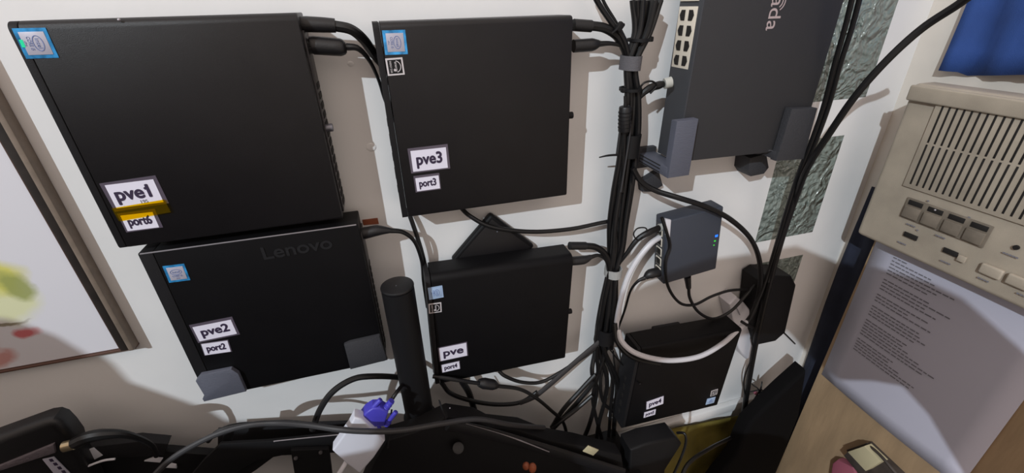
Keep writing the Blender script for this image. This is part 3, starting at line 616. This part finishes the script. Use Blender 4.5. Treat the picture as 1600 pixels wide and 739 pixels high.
# ------------------------------------------------------------------ pole with its stand
top = P(620.5, 446, .062); cx_, cy_ = top.x, -.062; RP = .0172
st = thing('monitor_stand', 'black round pole with domed cap rising between the computers', 'stand', (cx_, cy_, -.60))
b = MB(); b.cyl((cx_, cy_, -.60), (cx_, cy_, top.z - .003), RP, n=40); b.build('pole', M['deepblack'], st)
b = MB(); b.cyl((cx_, cy_, top.z - .003), (cx_, cy_, top.z + .001), RP + .0003, n=40, bev=.0016); cp = b.build('cap', M['blackplastic'], st)
b = MB(); b.ball((cx_ - .001, cy_ - .002, top.z + .001), .0007); b.build('cap_centre_mark', M['screw'], cp)
b = MB(); b.cyl((cx_, cy_, -.50), (cx_, cy_, -.455), RP + .003, n=40, bev=.002); b.build('collar', M['deepblack'], st)
b = MB(); slab(b, [(604, 690), (650, 676), (700, 652), (745, 658), (765, 668), (816, 673), (856, 688), (905, 696), (972, 712), (984, 800), (700, 800), (556, 790), (584, 724)], .10, .022, .003); b.build('base_plate', M['deepblack'], st)
b = MB(); b.cyl(P(612, 640, .09), P(606, 700, .104), .0010); b.cyl(P(686, 625, .1), P(698, 660, .11), .0010); b.build('guide_rod', M['bezel'], st)
b = MB(); b.tube(path([(700, 664, .112), (760, 676, .112), (860, 704, .112), (920, 722, .112), (972, 738, .112)]), [.008]*5, n=8, flat=.6); arm_ = b.build('side_arm', M['blackplastic'], st)
b = MB(); b.tube(path([(728, 662, .119), (780, 677, .119), (812, 688, .119), (858, 706, .119)]), [.0002, .0003, .0009, .0007]); b.build('bright_edge', M['metal_highlight'], arm_)  # pale line painting the highlight along the arm
b = MB(); b.cyl(P(716, 700, .10), P(716, 700, .112), .007, bev=.001); b.build('knob', M['blackplastic'], st)
b = MB(); b.ball(P(703, 637.5, .125), .0008); b.build('screw', M['metal_highlight'], st)

b = MB(); f_, w_, h_ = rect([(914, 691), (930, 697), (928, 709), (912, 702)], .116)
b.box(f_, (0, 0, 0.004), (w_, h_, .0016), .0004); b.cyl(f_(0, 0, .0045), f_(0, 0, .0052), .0008)
b.build('mounting_tab', M['cream']); tag(bpy.data.objects['mounting_tab'], 'small cream square tab with a centre hole on the black stand', 'tab')
b = MB(); b.ball(P(832, 731, .145), .0055, (.9, .8, 1.5)); b.ball(P(822, 728, .142), .005, (.9, .8, 1.2)); tag(b.build('cap', M['orange']), 'dull orange cap at the bottom edge below the stand', 'cap')

# ------------------------------------------------------------------ desk, bracket bars, violet connector
b = MB(); b.box(Frame((-0.48, -0.42, -0.66), (1, 0, 0), (0, 1, 0), (0, 0, 1)), (0, 0, 0), (1.56, 0.80, 0.025), .002); dk = b.build('desk_top', M['desk'])
t = thing('desk', 'black desk top below the stand and clutter', 'desk', (-.48, -.42, -1.25)); dk.parent = t; dk.location = dk.location - t.location
for x, y in ((-1.2, -.78), (.26, -.78), (-1.2, -.06), (.26, -.06)):
    b = MB(); b.box(WF((x, y, -.961)), (0, 0, 0), (.04, .576, .04), .002); b.build('leg', M['desk'], t)
t = thing('bracket_bar', 'flat black metal bracket with bright top edge left of the violet connector', 'bracket', P(440, 745, .054))
b = MB(); slab(b, [(345, 694), (420, 690), (545, 677), (580, 680), (556, 706), (440, 712), (400, 720), (350, 750), (285, 760), (318, 720)], .062, .004, .0008); b.build('bar', M['deepblack'], t)
b = MB(); b.tube(path([(428, 690, .0625), (440, 688, .0625), (540, 678, .0625)]), .0007); b.build('bright_edge', M['metal_highlight'], t)
b = MB(); slab(b, [(454, 704), (514, 702), (526, 800), (470, 800)], .068, .005, .0008); pl_ = b.build('drop_plate', M['deepblack'], t)
for x, y in ((462, 716), (501, 707)):
    b = MB(); b.cyl(P(x, y, .0675), P(x, y, .07), .0024, bev=.0005); b.build('screw', M['rear'], pl_)
b = MB(); slab(b, [(349, 675), (366, 672), (360, 700), (346, 702)], .056, .006, .0008); slab(b, [(400, 712), (436, 708), (400, 735), (360, 760), (350, 750)], .054, .006, .001); b.build('strut', M['deepblack'], t)
b = MB(); slab(b, [(340, 672), (500, 662), (560, 660), (545, 690), (340, 712)], .029, .004, .0008); tag(b.build('shade_plate', M['bezel']), 'dark grey sheet for the wall shade behind the black bracket bar', 'plate')  # dark sheet standing in for the shaded wall here

t = thing('display_connector', 'violet blue display connector with two thumbscrews above the white adapter', 'connector', P(590, 660, .1))
b = MB(); slab(b, [(563.5, 655.6), (571, 646), (582, 638.7), (594, 638), (607, 645), (600, 667), (577, 668.5)], .112, .013, .002, 3); b.build('housing', M['vga'], t)
for a_, c_ in (((568, 652), (595, 624)), ((603, 664), (619, 643))):
    b = MB(); pa, pb_ = P(a_[0], a_[1], .108), P(c_[0], c_[1], .108); b.cyl(pa, pb_, .0026, bev=.0006); b.cyl(pa, pa.lerp(pb_, .3), .0034, bev=.0006); b.build('thumbscrew', M['vga'], t)
for k in range(4):
    a_ = P(599 + k*3.6, 642 - k*4.2, .106); c_ = P(601.4 + k*3.6, 639.2 - k*4.2, .106); b = MB(); b.cyl(a_, c_, .0046 - k*.0004, bev=.0006); b.build('strain_relief_rib', M['vga'], t)
b = MB(); b.cyl(P(598, 645, .106), P(612, 626, .106), .0034); b.build('strain_relief', M['vga'], t)
b = MB(); slab(b, [(571, 668), (594, 668), (598, 680), (592, 684)], .110, .006, .001); b.build('connector_shell', M['vga'], t)
t = thing('video_adapter', 'white square video adapter below the violet connector', 'adapter', P(560, 700, .11))
b = MB(); slab(b, [(553.8, 652), (565, 655), (584, 672), (601.5, 690), (584, 716), (562, 741), (540, 724), (519.5, 705), (545, 669)], .118, .012, .0022, 3); b.build('adapter_body', M['adapter'], t)
b = MB(); b.tube(path([(541, 722, .113), (533, 735, .118), (522, 752, .122), (510, 775, .13)]), .0026); b.build('cord', M['whitecable'], t)

# left: black display back with sticker and connector
t = thing('monitor', 'black monitor back corner with grey strip and silver sticker at bottom left', 'monitor', P(40, 760, .042))
b = MB(); slab(b, [(-60, 706), (0, 684), (66, 660), (80, 658), (92, 662), (104, 674), (116, 690), (120, 704), (170, 800), (-60, 830)], .062, .018, .007, 4); b.build('back_shell', M['blackplastic'], t)
b = MB(); slab(b, [(-60, 745), (0, 728), (84, 694), (86, 708), (0, 736), (-60, 760)], .0645, .003, .0006); b.build('vent_strip', M['greystrip'], t)['label'] = 'purplish grey vent strip'
b = MB(); slab(b, [(66, 718), (84, 714), (108, 738), (130, 775), (105, 780), (88, 745)], .0635, .0008, .0002); sb_ = b.build('sticker', M['silver'], t)
b = MB()
for k in range(5): slab(b, [(76 + k*6.4, 718 + k*6), (81 + k*6.4, 717 + k*6), (84 + k*6.4, 721 + k*6), (79 + k*6.4, 722 + k*6)], .064, .0006, .0001)
b.build('printing', M['ink'], sb_)
cable('black aerial lead with metal plug arching from the monitor', [(118, 692, .072), (135, 684, .074), (158, 679, .074), (190, 678, .072), (215, 684, .067), (236, 695, .062), (245, 712, .057)], [.006, .006, .0055, .004, .003, .0028, .0028],
      plug=[([(100, 698, .072), (116, 694, .072)], [.0052, .0052])], pm='brass')
t = thing('port_hub', 'grey and white port hub lying beside the monitor corner', 'hub', P(150, 730, .032))
b = MB(); slab(b, [(112, 710), (150, 698), (215, 690), (262, 694), (255, 712), (185, 716), (150, 722), (128, 728)], .047, .012, .001); b.build('hub_body', M['bezel'], t)
b = MB(); slab(b, [(113, 711), (146, 700), (160, 712), (130, 727)], .0482, .001, .0002); b.build('pale_panel', M['whiteplastic'], t)
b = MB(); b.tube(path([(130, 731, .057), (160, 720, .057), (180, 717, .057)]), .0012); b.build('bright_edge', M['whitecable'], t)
b = MB(); slab(b, [(100, 742), (180, 716), (260, 706), (340, 712), (330, 800), (120, 800)], .04, .01, .002); tag(b.build('keyboard_tray', M['deepblack']), 'black tray edge along the bottom left of the picture', 'tray')
for k, q in enumerate([[(225, 721), (238, 716), (254, 717), (250, 723)], [(258, 731), (266, 725), (275, 727), (276, 732)], [(352, 730), (362, 725), (366, 733)], [(371, 722), (377, 720), (379, 728)]]):
    b = MB(); slab(b, q, .0435 if k < 2 else .054, .002, .0003); tag(b.build('paper_scrap', M['whiteplastic']), ['long white scrap under the long grey cable at bottom left', 'white scrap just right of the long scrap at bottom left', 'white triangular scrap below the bracket bar', 'narrow white scrap beside the triangular one'][k], 'scrap')

# ------------------------------------------------------------------ lower right: box, cloth
t = thing('power_brick', 'large dark box below the pve4 computer beside the yellow cloth', 'power adapter', P(1010, 760, .1))
b = MB(); slab(b, [(985, 704), (1010, 694), (1056, 684), (1066, 694), (1040, 735), (1036, 790), (980, 790)], .10, .03, .004, 3); b.build('brick_body', M['deepblack'], t)
b = MB(); b.tube(path([(1058, 676, .09), (1070, 678, .1), (1071, 695, .105), (1062, 720, .11), (1046, 755, .12)]), .002); b.build('cord', M['cable'], t)
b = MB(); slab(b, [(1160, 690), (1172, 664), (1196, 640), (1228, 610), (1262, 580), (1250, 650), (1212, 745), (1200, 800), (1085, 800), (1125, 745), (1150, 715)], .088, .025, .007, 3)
tag(b.build('shade_fill', M['shade_fill']), 'near-black slab added for the shade between the mustard cloth and the board', 'shade_fill')  # added near-black slab, stands in for the deep shade in this gap
# crumpled mustard cloth draped on a lump under the computer
b = MB(); g = []; NX, NY = 26, 18
for j in range(NY):
    row = []
    for i in range(NX):
        a_ = i/(NX - 1); c_ = j/(NY - 1)
        x = 1015 + 175*a_; y = (676 - 34*a_) + c_*(110)
        d = .012 + .03*c_ + .006*math.sin(a_*9 + c_*3) + .004*math.sin(a_*21 + 2) + .004*math.sin(c_*13 + a_*5)
        row.append(b.bm.verts.new(P(x, y, d)))
    g.append(row)
for j in range(NY - 1):
    for i in range(NX - 1): b.bm.faces.new((g[j][i], g[j][i+1], g[j+1][i+1], g[j+1][i]))
o = b.build('cloth', M['yellow']); md = o.modifiers.new('th', 'SOLIDIFY'); md.thickness = .003; tag(o, 'crumpled mustard yellow cloth at the foot of the wall', 'cloth')

# ------------------------------------------------------------------ picture at the left
t = thing('picture', 'framed flower painting on white at the left edge', 'picture', P(100, 545, 0))
xo = -.2925; zo = P(227, 534, 0).z; XL = -.75; ZT = .25
def bar(name, x0, x1, z0, z1, w0, w1, m, bev=.001, lab=None):
    b = MB(); b.box(WF((0, 0, 0)), ((x0 + x1)/2, (z0 + z1)/2, (w0 + w1)/2), (x1 - x0, z1 - z0, w1 - w0), bev); o = b.build(name, M[m], t)
    if lab: o['label'] = lab
bar('canvas', XL, xo - .014, zo + .002, ZT, .001, .006, 'plaster', 0)
cv = bpy.data.objects['canvas']
mp = bpy.data.materials.new('flower painting'); mp.use_nodes = True; n = mp.node_tree.nodes; l = mp.node_tree.links; bs = n['Principled BSDF']; bs.inputs['Roughness'].default_value = .5
geo = n.new('ShaderNodeTexCoord'); base = Vector(cv['_o'])
nz = n.new('ShaderNodeTexNoise'); nz.inputs['Scale'].default_value = 22; nz.inputs['Detail'].default_value = 5
vm = n.new('ShaderNodeVectorMath'); vm.operation = 'MULTIPLY_ADD'; vm.inputs[1].default_value = (.035, .035, .035); l.new(geo.outputs['Object'], nz.inputs['Vector']); l.new(nz.outputs['Color'], vm.inputs[0]); l.new(geo.outputs['Object'], vm.inputs[2])
last = None; rgb = n.new('ShaderNodeRGB'); rgb.outputs[0].default_value = (lin(214), lin(212), lin(218), 1); last = rgb.outputs[0]
def blob(px, py, rx, rz, col, strength=1.0):
    global last
    c = P(px, py, .006) - base + Vector((.0175, .0175, .0175))
    s_ = n.new('ShaderNodeVectorMath'); s_.operation = 'SUBTRACT'; s_.inputs[1].default_value = c; l.new(vm.outputs[0], s_.inputs[0])
    k = n.new('ShaderNodeVectorMath'); k.operation = 'MULTIPLY'; k.inputs[1].default_value = (1/rx, 0, 1/rz); l.new(s_.outputs[0], k.inputs[0])
    e = n.new('ShaderNodeVectorMath'); e.operation = 'LENGTH'; l.new(k.outputs[0], e.inputs[0])
    r_ = n.new('ShaderNodeMapRange'); r_.inputs[1].default_value = .6; r_.inputs[2].default_value = 1.25; r_.inputs[3].default_value = strength; r_.inputs[4].default_value = 0; l.new(e.outputs['Value'], r_.inputs[0])
    mx = n.new('ShaderNodeMix'); mx.data_type = 'RGBA'; l.new(r_.outputs[0], mx.inputs[0]); l.new(last, mx.inputs[6]); mx.inputs[7].default_value = tuple(lin(v) for v in col) + (1,); last = mx.outputs[2]
blob(8, 470, .024, .026, (214, 214, 168), .9); blob(-5, 430, .022, .016, (206, 200, 96), .95); blob(25, 447, .011, .015, (146, 152, 86), .9); blob(40, 522, .010, .0075, (196, 96, 100), .95); blob(-8, 560, .014, .008, (190, 120, 110), .8); blob(5, 508, .02, .0022, (110, 96, 60), .8)
l.new(last, bs.inputs['Base Color']); cv.data.materials[0] = mp
bar('frame_side', xo - .005, xo, zo, ZT, 0, .0125, 'frametaupe', .0012, 'taupe outer band of the right side')
bar('frame_side', xo - .013, xo - .005, zo + .0005, ZT, 0, .0105, 'frameblack', .0012, 'black inner band of the right side')
bar('frame_lip', xo - .0143, xo - .013, zo + .002, ZT, 0, .009, 'framered', .0004, 'reddish brown inner lip')
bar('frame_side', XL, xo, zo - .0008, zo + .0012, 0, .009, 'framered', .0005, 'thin reddish brown bottom edge')

# ------------------------------------------------------------------ right side: board, paper, intercom, blue cloth
XB = .66
t = thing('board', 'beige plywood board standing out from the right wall behind the paper', 'board', (XB, -.3, -1.2))
FR = Frame((0, 0, 0), (0, -1, 0), (0, 0, 1), (-1, 0, 0))     # u = away from the back wall, v = up, w = towards the left
b = MB(); b.prism(FR, [(.076, -.125), (.0605, -1.24), (.60, -1.24), (.60, -.125)], -(XB + .02), -XB, .0012); b.build('panel', M['wood'], t)
b = MB(); b.box(FR, (.33, -1.0, -(XB + .035)), (.44, .04, .028), .001); b.box(FR, (.33, -.2, -(XB + .035)), (.44, .04, .028), .001); b.build('wall_batten', M['woodedge'], t)
# paper
q = [S(1360, 400, XB), S(1285, 585, XB), S(1480, 739, XB)]
pt = thing('paper_sheet', 'white printed sheet hanging below the intercom on the board', 'paper', (XB, -.18, -.58))
yl = (q[0].y + q[1].y)/2; zb_ = q[1].z
b = MB(); NU, NV = 8, 12; rows = []
for j in range(NV + 1):
    rows.append([b.bm.verts.new(FR(-yl + .21*i/NU + .0, zb_ + .29*j/NV, -XB + .0012 + (.004*math.sin(math.pi*i/NU) + .003*(1 - j/NV)*(i/NU)))) for i in range(NU + 1)])
for j in range(NV):
    for i in range(NU): b.bm.faces.new((rows[j][i], rows[j][i+1], rows[j+1][i+1], rows[j+1][i]))
def psurf(u, z):
    i = (u + yl)/.21; j = (z - zb_)/.29; return -XB + .0012 + .004*math.sin(math.pi*max(0, min(1, i))) + .003*(1 - j)*i
o = b.build('sheet', M['paper'], pt); md = o.modifiers.new('th', 'SOLIDIFY'); md.thickness = .0003; md.offset = 0
b = MB(); z = S(1372, 402, XB).z + .012; rnd = random.Random(7); lens = [3, 9, 8, 12, 10, 7, 0, 9, 11, 8, 12, 0, 9, 7, 11, 0, 9, 12, 12, 10, 0, 8, 7, 10, 11, 13, 12, 0, 8, 6, 10, 13, 12]
u0 = -S(1392, 405, XB).y
for ln in lens:
    u = u0 + .004
    for k in range(ln):
        w_ = rnd.uniform(.003, .0085)
        if z > zb_: b.box(FR, (u + w_/2, z, psurf(u, z) + .0009), (w_, .0017, .0002))
        u += w_ + .0016
    z -= .0052
b.build('printed_text', M['greyink'], pt)['kind'] = 'stuff'
# intercom
XI = .625
ic = thing('intercom', 'yellowed ivory wall intercom with slotted grille and square buttons', 'intercom', (XB, -.17, -.31))
tl, bl, br = S(1413, 128, XI), S(1345, 366, XI), S(1573, 480, XI)
U0 = -(tl.y + bl.y)/2; UW = .215; Z1 = tl.z; Z0 = (bl.z + br.z)/2; IH = Z1 - Z0
b = MB(); b.box(FR, (U0 + UW/2, (Z0 + Z1)/2, -(XB + XI)/2 - .001), (UW, IH, XB - XI - .002), .006, 4); b.build('back_housing', M['intercom'], ic)
b = MB(); b.box(FR, (U0 + UW/2, Z1 - .0105, -XI + .0012), (UW - .004, .018, .006), .0022, 3); b.build('top_ridge', M['intercom'], ic)
def su(x, y): p = S(x, y, XI - .001); return -p.y, p.z
g0, g1 = su(1473, 163), su(1424, 288); ug = (g0[0] + g1[0])/2; zt_, zb2 = g0[1], g1[1]
b = MB(); b.box(FR, (ug + .075, (zt_ + zb2)/2, -XI + .0002), (.166, abs(zt_ - zb2) + .01, .0014), .0006); gr = b.build('grille_panel', M['intercom'], ic)
sp = (su(1597, 184)[0] - g0[0])/10.0
zm = zt_ - (zt_ - zb2)*.47
for k in range(18):
    uu = ug + sp*k
    if uu > U0 + UW - .01: break
    for (za, zc) in ((zt_, zm + .001), (zm - .0012, zb2)):
        b = MB(); b.box(FR, (uu, (za + zc)/2, -XI + .0006), (.0021, abs(za - zc), .0016), .0004); b.build('grille_slot', M['hole'], gr)
r1, r2, r3, r4 = su(1418, 308), su(1553, 354), su(1534, 390), su(1407, 336)
uA, uB = (r1[0] + r4[0])/2, (r2[0] + r3[0])/2; zA, zB = (r1[1] + r2[1])/2, (r3[1] + r4[1])/2
b = MB(); b.box(FR, ((uA + uB)/2, (zA + zB)/2, -XI + .0003), (uB - uA, zA - zB, .0014), .0004); rc = b.build('button_recess', M['intercomdirty'], ic)
for k in range(4):
    cu = uA + (uB - uA)*(k + .5)/4; bw = (uB - uA)/4
    b = MB(); b.box(FR, (cu, zB + (zA - zB)*.36, -XI + .0022), (bw*.82, (zA - zB)*.56, .0036), .001); b.build('button', M['intercomdirty'], rc)
    b = MB(); b.box(FR, (cu, zA - (zA - zB)*.19, -XI + .0010), (bw*.72, (zA - zB)*.22, .0016), .0003); b.build('indicator_window', M['hole'], rc)
for q in ([(1413, 361), (1434, 369), (1431, 377), (1411, 369)], [(1475, 385), (1497, 395), (1494, 403), (1472, 394)]):
    c = [su(*p) for p in q]; b = MB(); b.box(FR, (sum(p[0] for p in c)/4, sum(p[1] for p in c)/4, -XI + .0004), (c[1][0] - c[0][0], .0062, .0014), .0003); b.build('slide_switch', M['hole'], ic)
c = su(1505, 404); b = MB(); b.box(FR, (c[0] - .001, c[1] - .001, -XI + .001), (.008, .0075, .003), .0006); b.build('slide_knob', M['intercom'], ic)
c = su(1587, 387); b = MB(); b.cyl(FR(c[0], c[1], -XI - .001), FR(c[0], c[1], -XI + .0012), .0026); b.build('microphone_hole', M['hole'], ic)
for a_ in ((1549, 424), (1592, 441)):
    c = su(*a_); b = MB(); b.box(FR, (c[0], c[1], -XI + .001), (.0205, .0125, .005), .002, 3); b.build('long_button', M['intercom'], ic)
for (x, y, n_) in ((1422, 352, 4), (1408, 380, 4), (1468, 370, 4), (1476, 410, 4), (1535, 437, 4), (1575, 398, 5), (1480, 330, 1), (1520, 342, 1), (1455, 316, 1), (1438, 362, 1), (1597, 462, 4)):
    c = su(x, y); b = MB()
    for k in range(n_): b.box(FR, (c[0] + k*.0028 - .004, c[1], -XI + .0003), (.0021, .0014, .0008))
    b.build('small_lettering', M['greyink'], ic)
b = MB(); b.ball(FR(su(1462, 328)[0], su(1462, 328)[1], -XI + .002), .0013); b.build('indicator_light', M['metal_highlight'], ic)
# small catch on the board at the bottom
t = thing('door_catch', 'small dark catch with cream block on the board below the paper', 'catch', S(1345, 735, XB))
def sbox(q, x0, x1, name, m, bev=.001, par=None):
    pts = [S(x, y, x1) for x, y in q]; b = MB(); b.prism(FR, [(-p.y, p.z) for p in pts], -x0, -x1, bev); return b.build(name, M[m], par or t)
sbox([(1322, 703), (1355, 692), (1410, 745), (1390, 765), (1340, 740)], XB, XB - .010, 'back_plate', 'brown')
sbox([(1324, 706), (1350, 697), (1376, 722), (1352, 736)], XB - .009, XB - .024, 'cream_block', 'cream')
sbox([(1318, 712), (1324, 706), (1352, 736), (1345, 745)], XB - .006, XB - .020, 'side_rail', 'brown')
sbox([(1300, 724), (1308, 718), (1332, 730), (1340, 752), (1296, 752)], XB - .001, XB - .014, 'pink_tab', 'pink', .003)
b = MB(); b.tube([S(1354, 694, XB - .012), S(1372, 708, XB - .018), S(1392, 730, XB - .02), S(1410, 752, XB - .014)], .0022); b.build('lever', M['brown'], t)
# blue cloth on the right wall
b = MB(); NX, NZ = 60, 14; g = []
for j in range(NZ + 1):
    row = []
    for i in range(NX + 1):
        u = .045 + .55*i/NX; zz = -.093 + (.004 if i < 3 else .0) + .012*max(0, u - .07)/.07*.9 if j == 0 else -.093 + .42*j/NZ
        row.append(b.bm.verts.new(FR(u, zz, -(.700 - .006*math.sin(u*60 + .8*math.sin(j*.5)) - .003*math.sin(u*140 + j*.4)))))
    g.append(row)
for j in range(NZ):
    for i in range(NX): b.bm.faces.new((g[j][i], g[j][i+1], g[j+1][i+1], g[j+1][i]))
o = b.build('curtain', M['bluecloth']); md = o.modifiers.new('th', 'SOLIDIFY'); md.thickness = .001; tag(o, 'royal blue cloth hanging on the right wall above the intercom', 'curtain')
b = MB(); b.box(FR, (.36, -.112, -.702), (.56, .014, .016), .001); struct(b.build('trim_1', M['intercomdirty']))
b = MB(); g = []
for j in range(11):
    g.append([b.bm.verts.new(FR(.016 + .055*i/10, -1.0 + .74*j/10, -(.699 - .004*math.sin(i*.9 + j)))) for i in range(11)])
for j in range(10):
    for i in range(10): b.bm.faces.new((g[j][i], g[j][i+1], g[j+1][i+1], g[j+1][i]))
o = b.build('curtain', M['navy']); md = o.modifiers.new('th', 'SOLIDIFY'); md.thickness = .001; tag(o, 'dark navy cloth in the gap behind the board', 'curtain')

# small extras on the wall
b = MB(); slab(b, [(566, 344), (590, 341), (592, 350), (568, 352)], .0012, .0012, .0002); tag(b.build('tape_piece', M['orange']), 'small orange tape piece on the wall behind the plug of the pve2 computer', 'tape')

# ------------------------------------------------------------------ unseen slabs added behind the camera, outlines shaped to shade the lower wall
def shade(poly, y, th, name, label, cat):
    poly = [((x + .506)/.697*.825 - .525, (z - .418)/.697*.825 + .4495) for x, z in poly]
    fr = WF((0, y, 0)); b = MB(); b.prism(fr, poly, -th/2, th/2, 0); tag(b.build(name, M['light_blocker']), label, cat)
shade([(-.98, .27), (-.80, .235), (-.757, .226), (-.742, .196), (-.736, .160), (-.718, .152), (-.698, .130), (-.68, .095), (-.65, .082), (-.60, .06), (-.55, .042), (-.47, .036), (-.455, .066), (-.43, .062), (-.385, .040), (-.33, .018), (-.31, -.06), (-.27, -.10), (-.06, -.115), (-.012, -.14), (.0, -.6), (-.98, -.6)],
      -.62, .03, 'light_blocker', 'dark unseen slab added left of the camera to shade the wall', 'light_blocker')
shade([(-.285, .10), (-.278, .142), (-.233, .154), (-.179, .163), (-.118, .160), (-.07, .16), (-.03, .14), (.02, .115), (.085, .077), (.15, .004), (.192, -.057), (.30, -.16), (.27, -.28), (.199, -.19), (.136, -.095), (.085, -.036),
       (.049, -.029), (.017, -.030), (-.02, .01), (-.06, .05), (-.12, .066), (-.20, .068), (-.27, .07)], -.62, .03, 'bent_light_blocker', 'dark bent unseen slab added behind the camera to shade the wall and paper', 'unseen_blocker')
for o in bpy.data.objects:
    if '_o' in o: del o['_o']
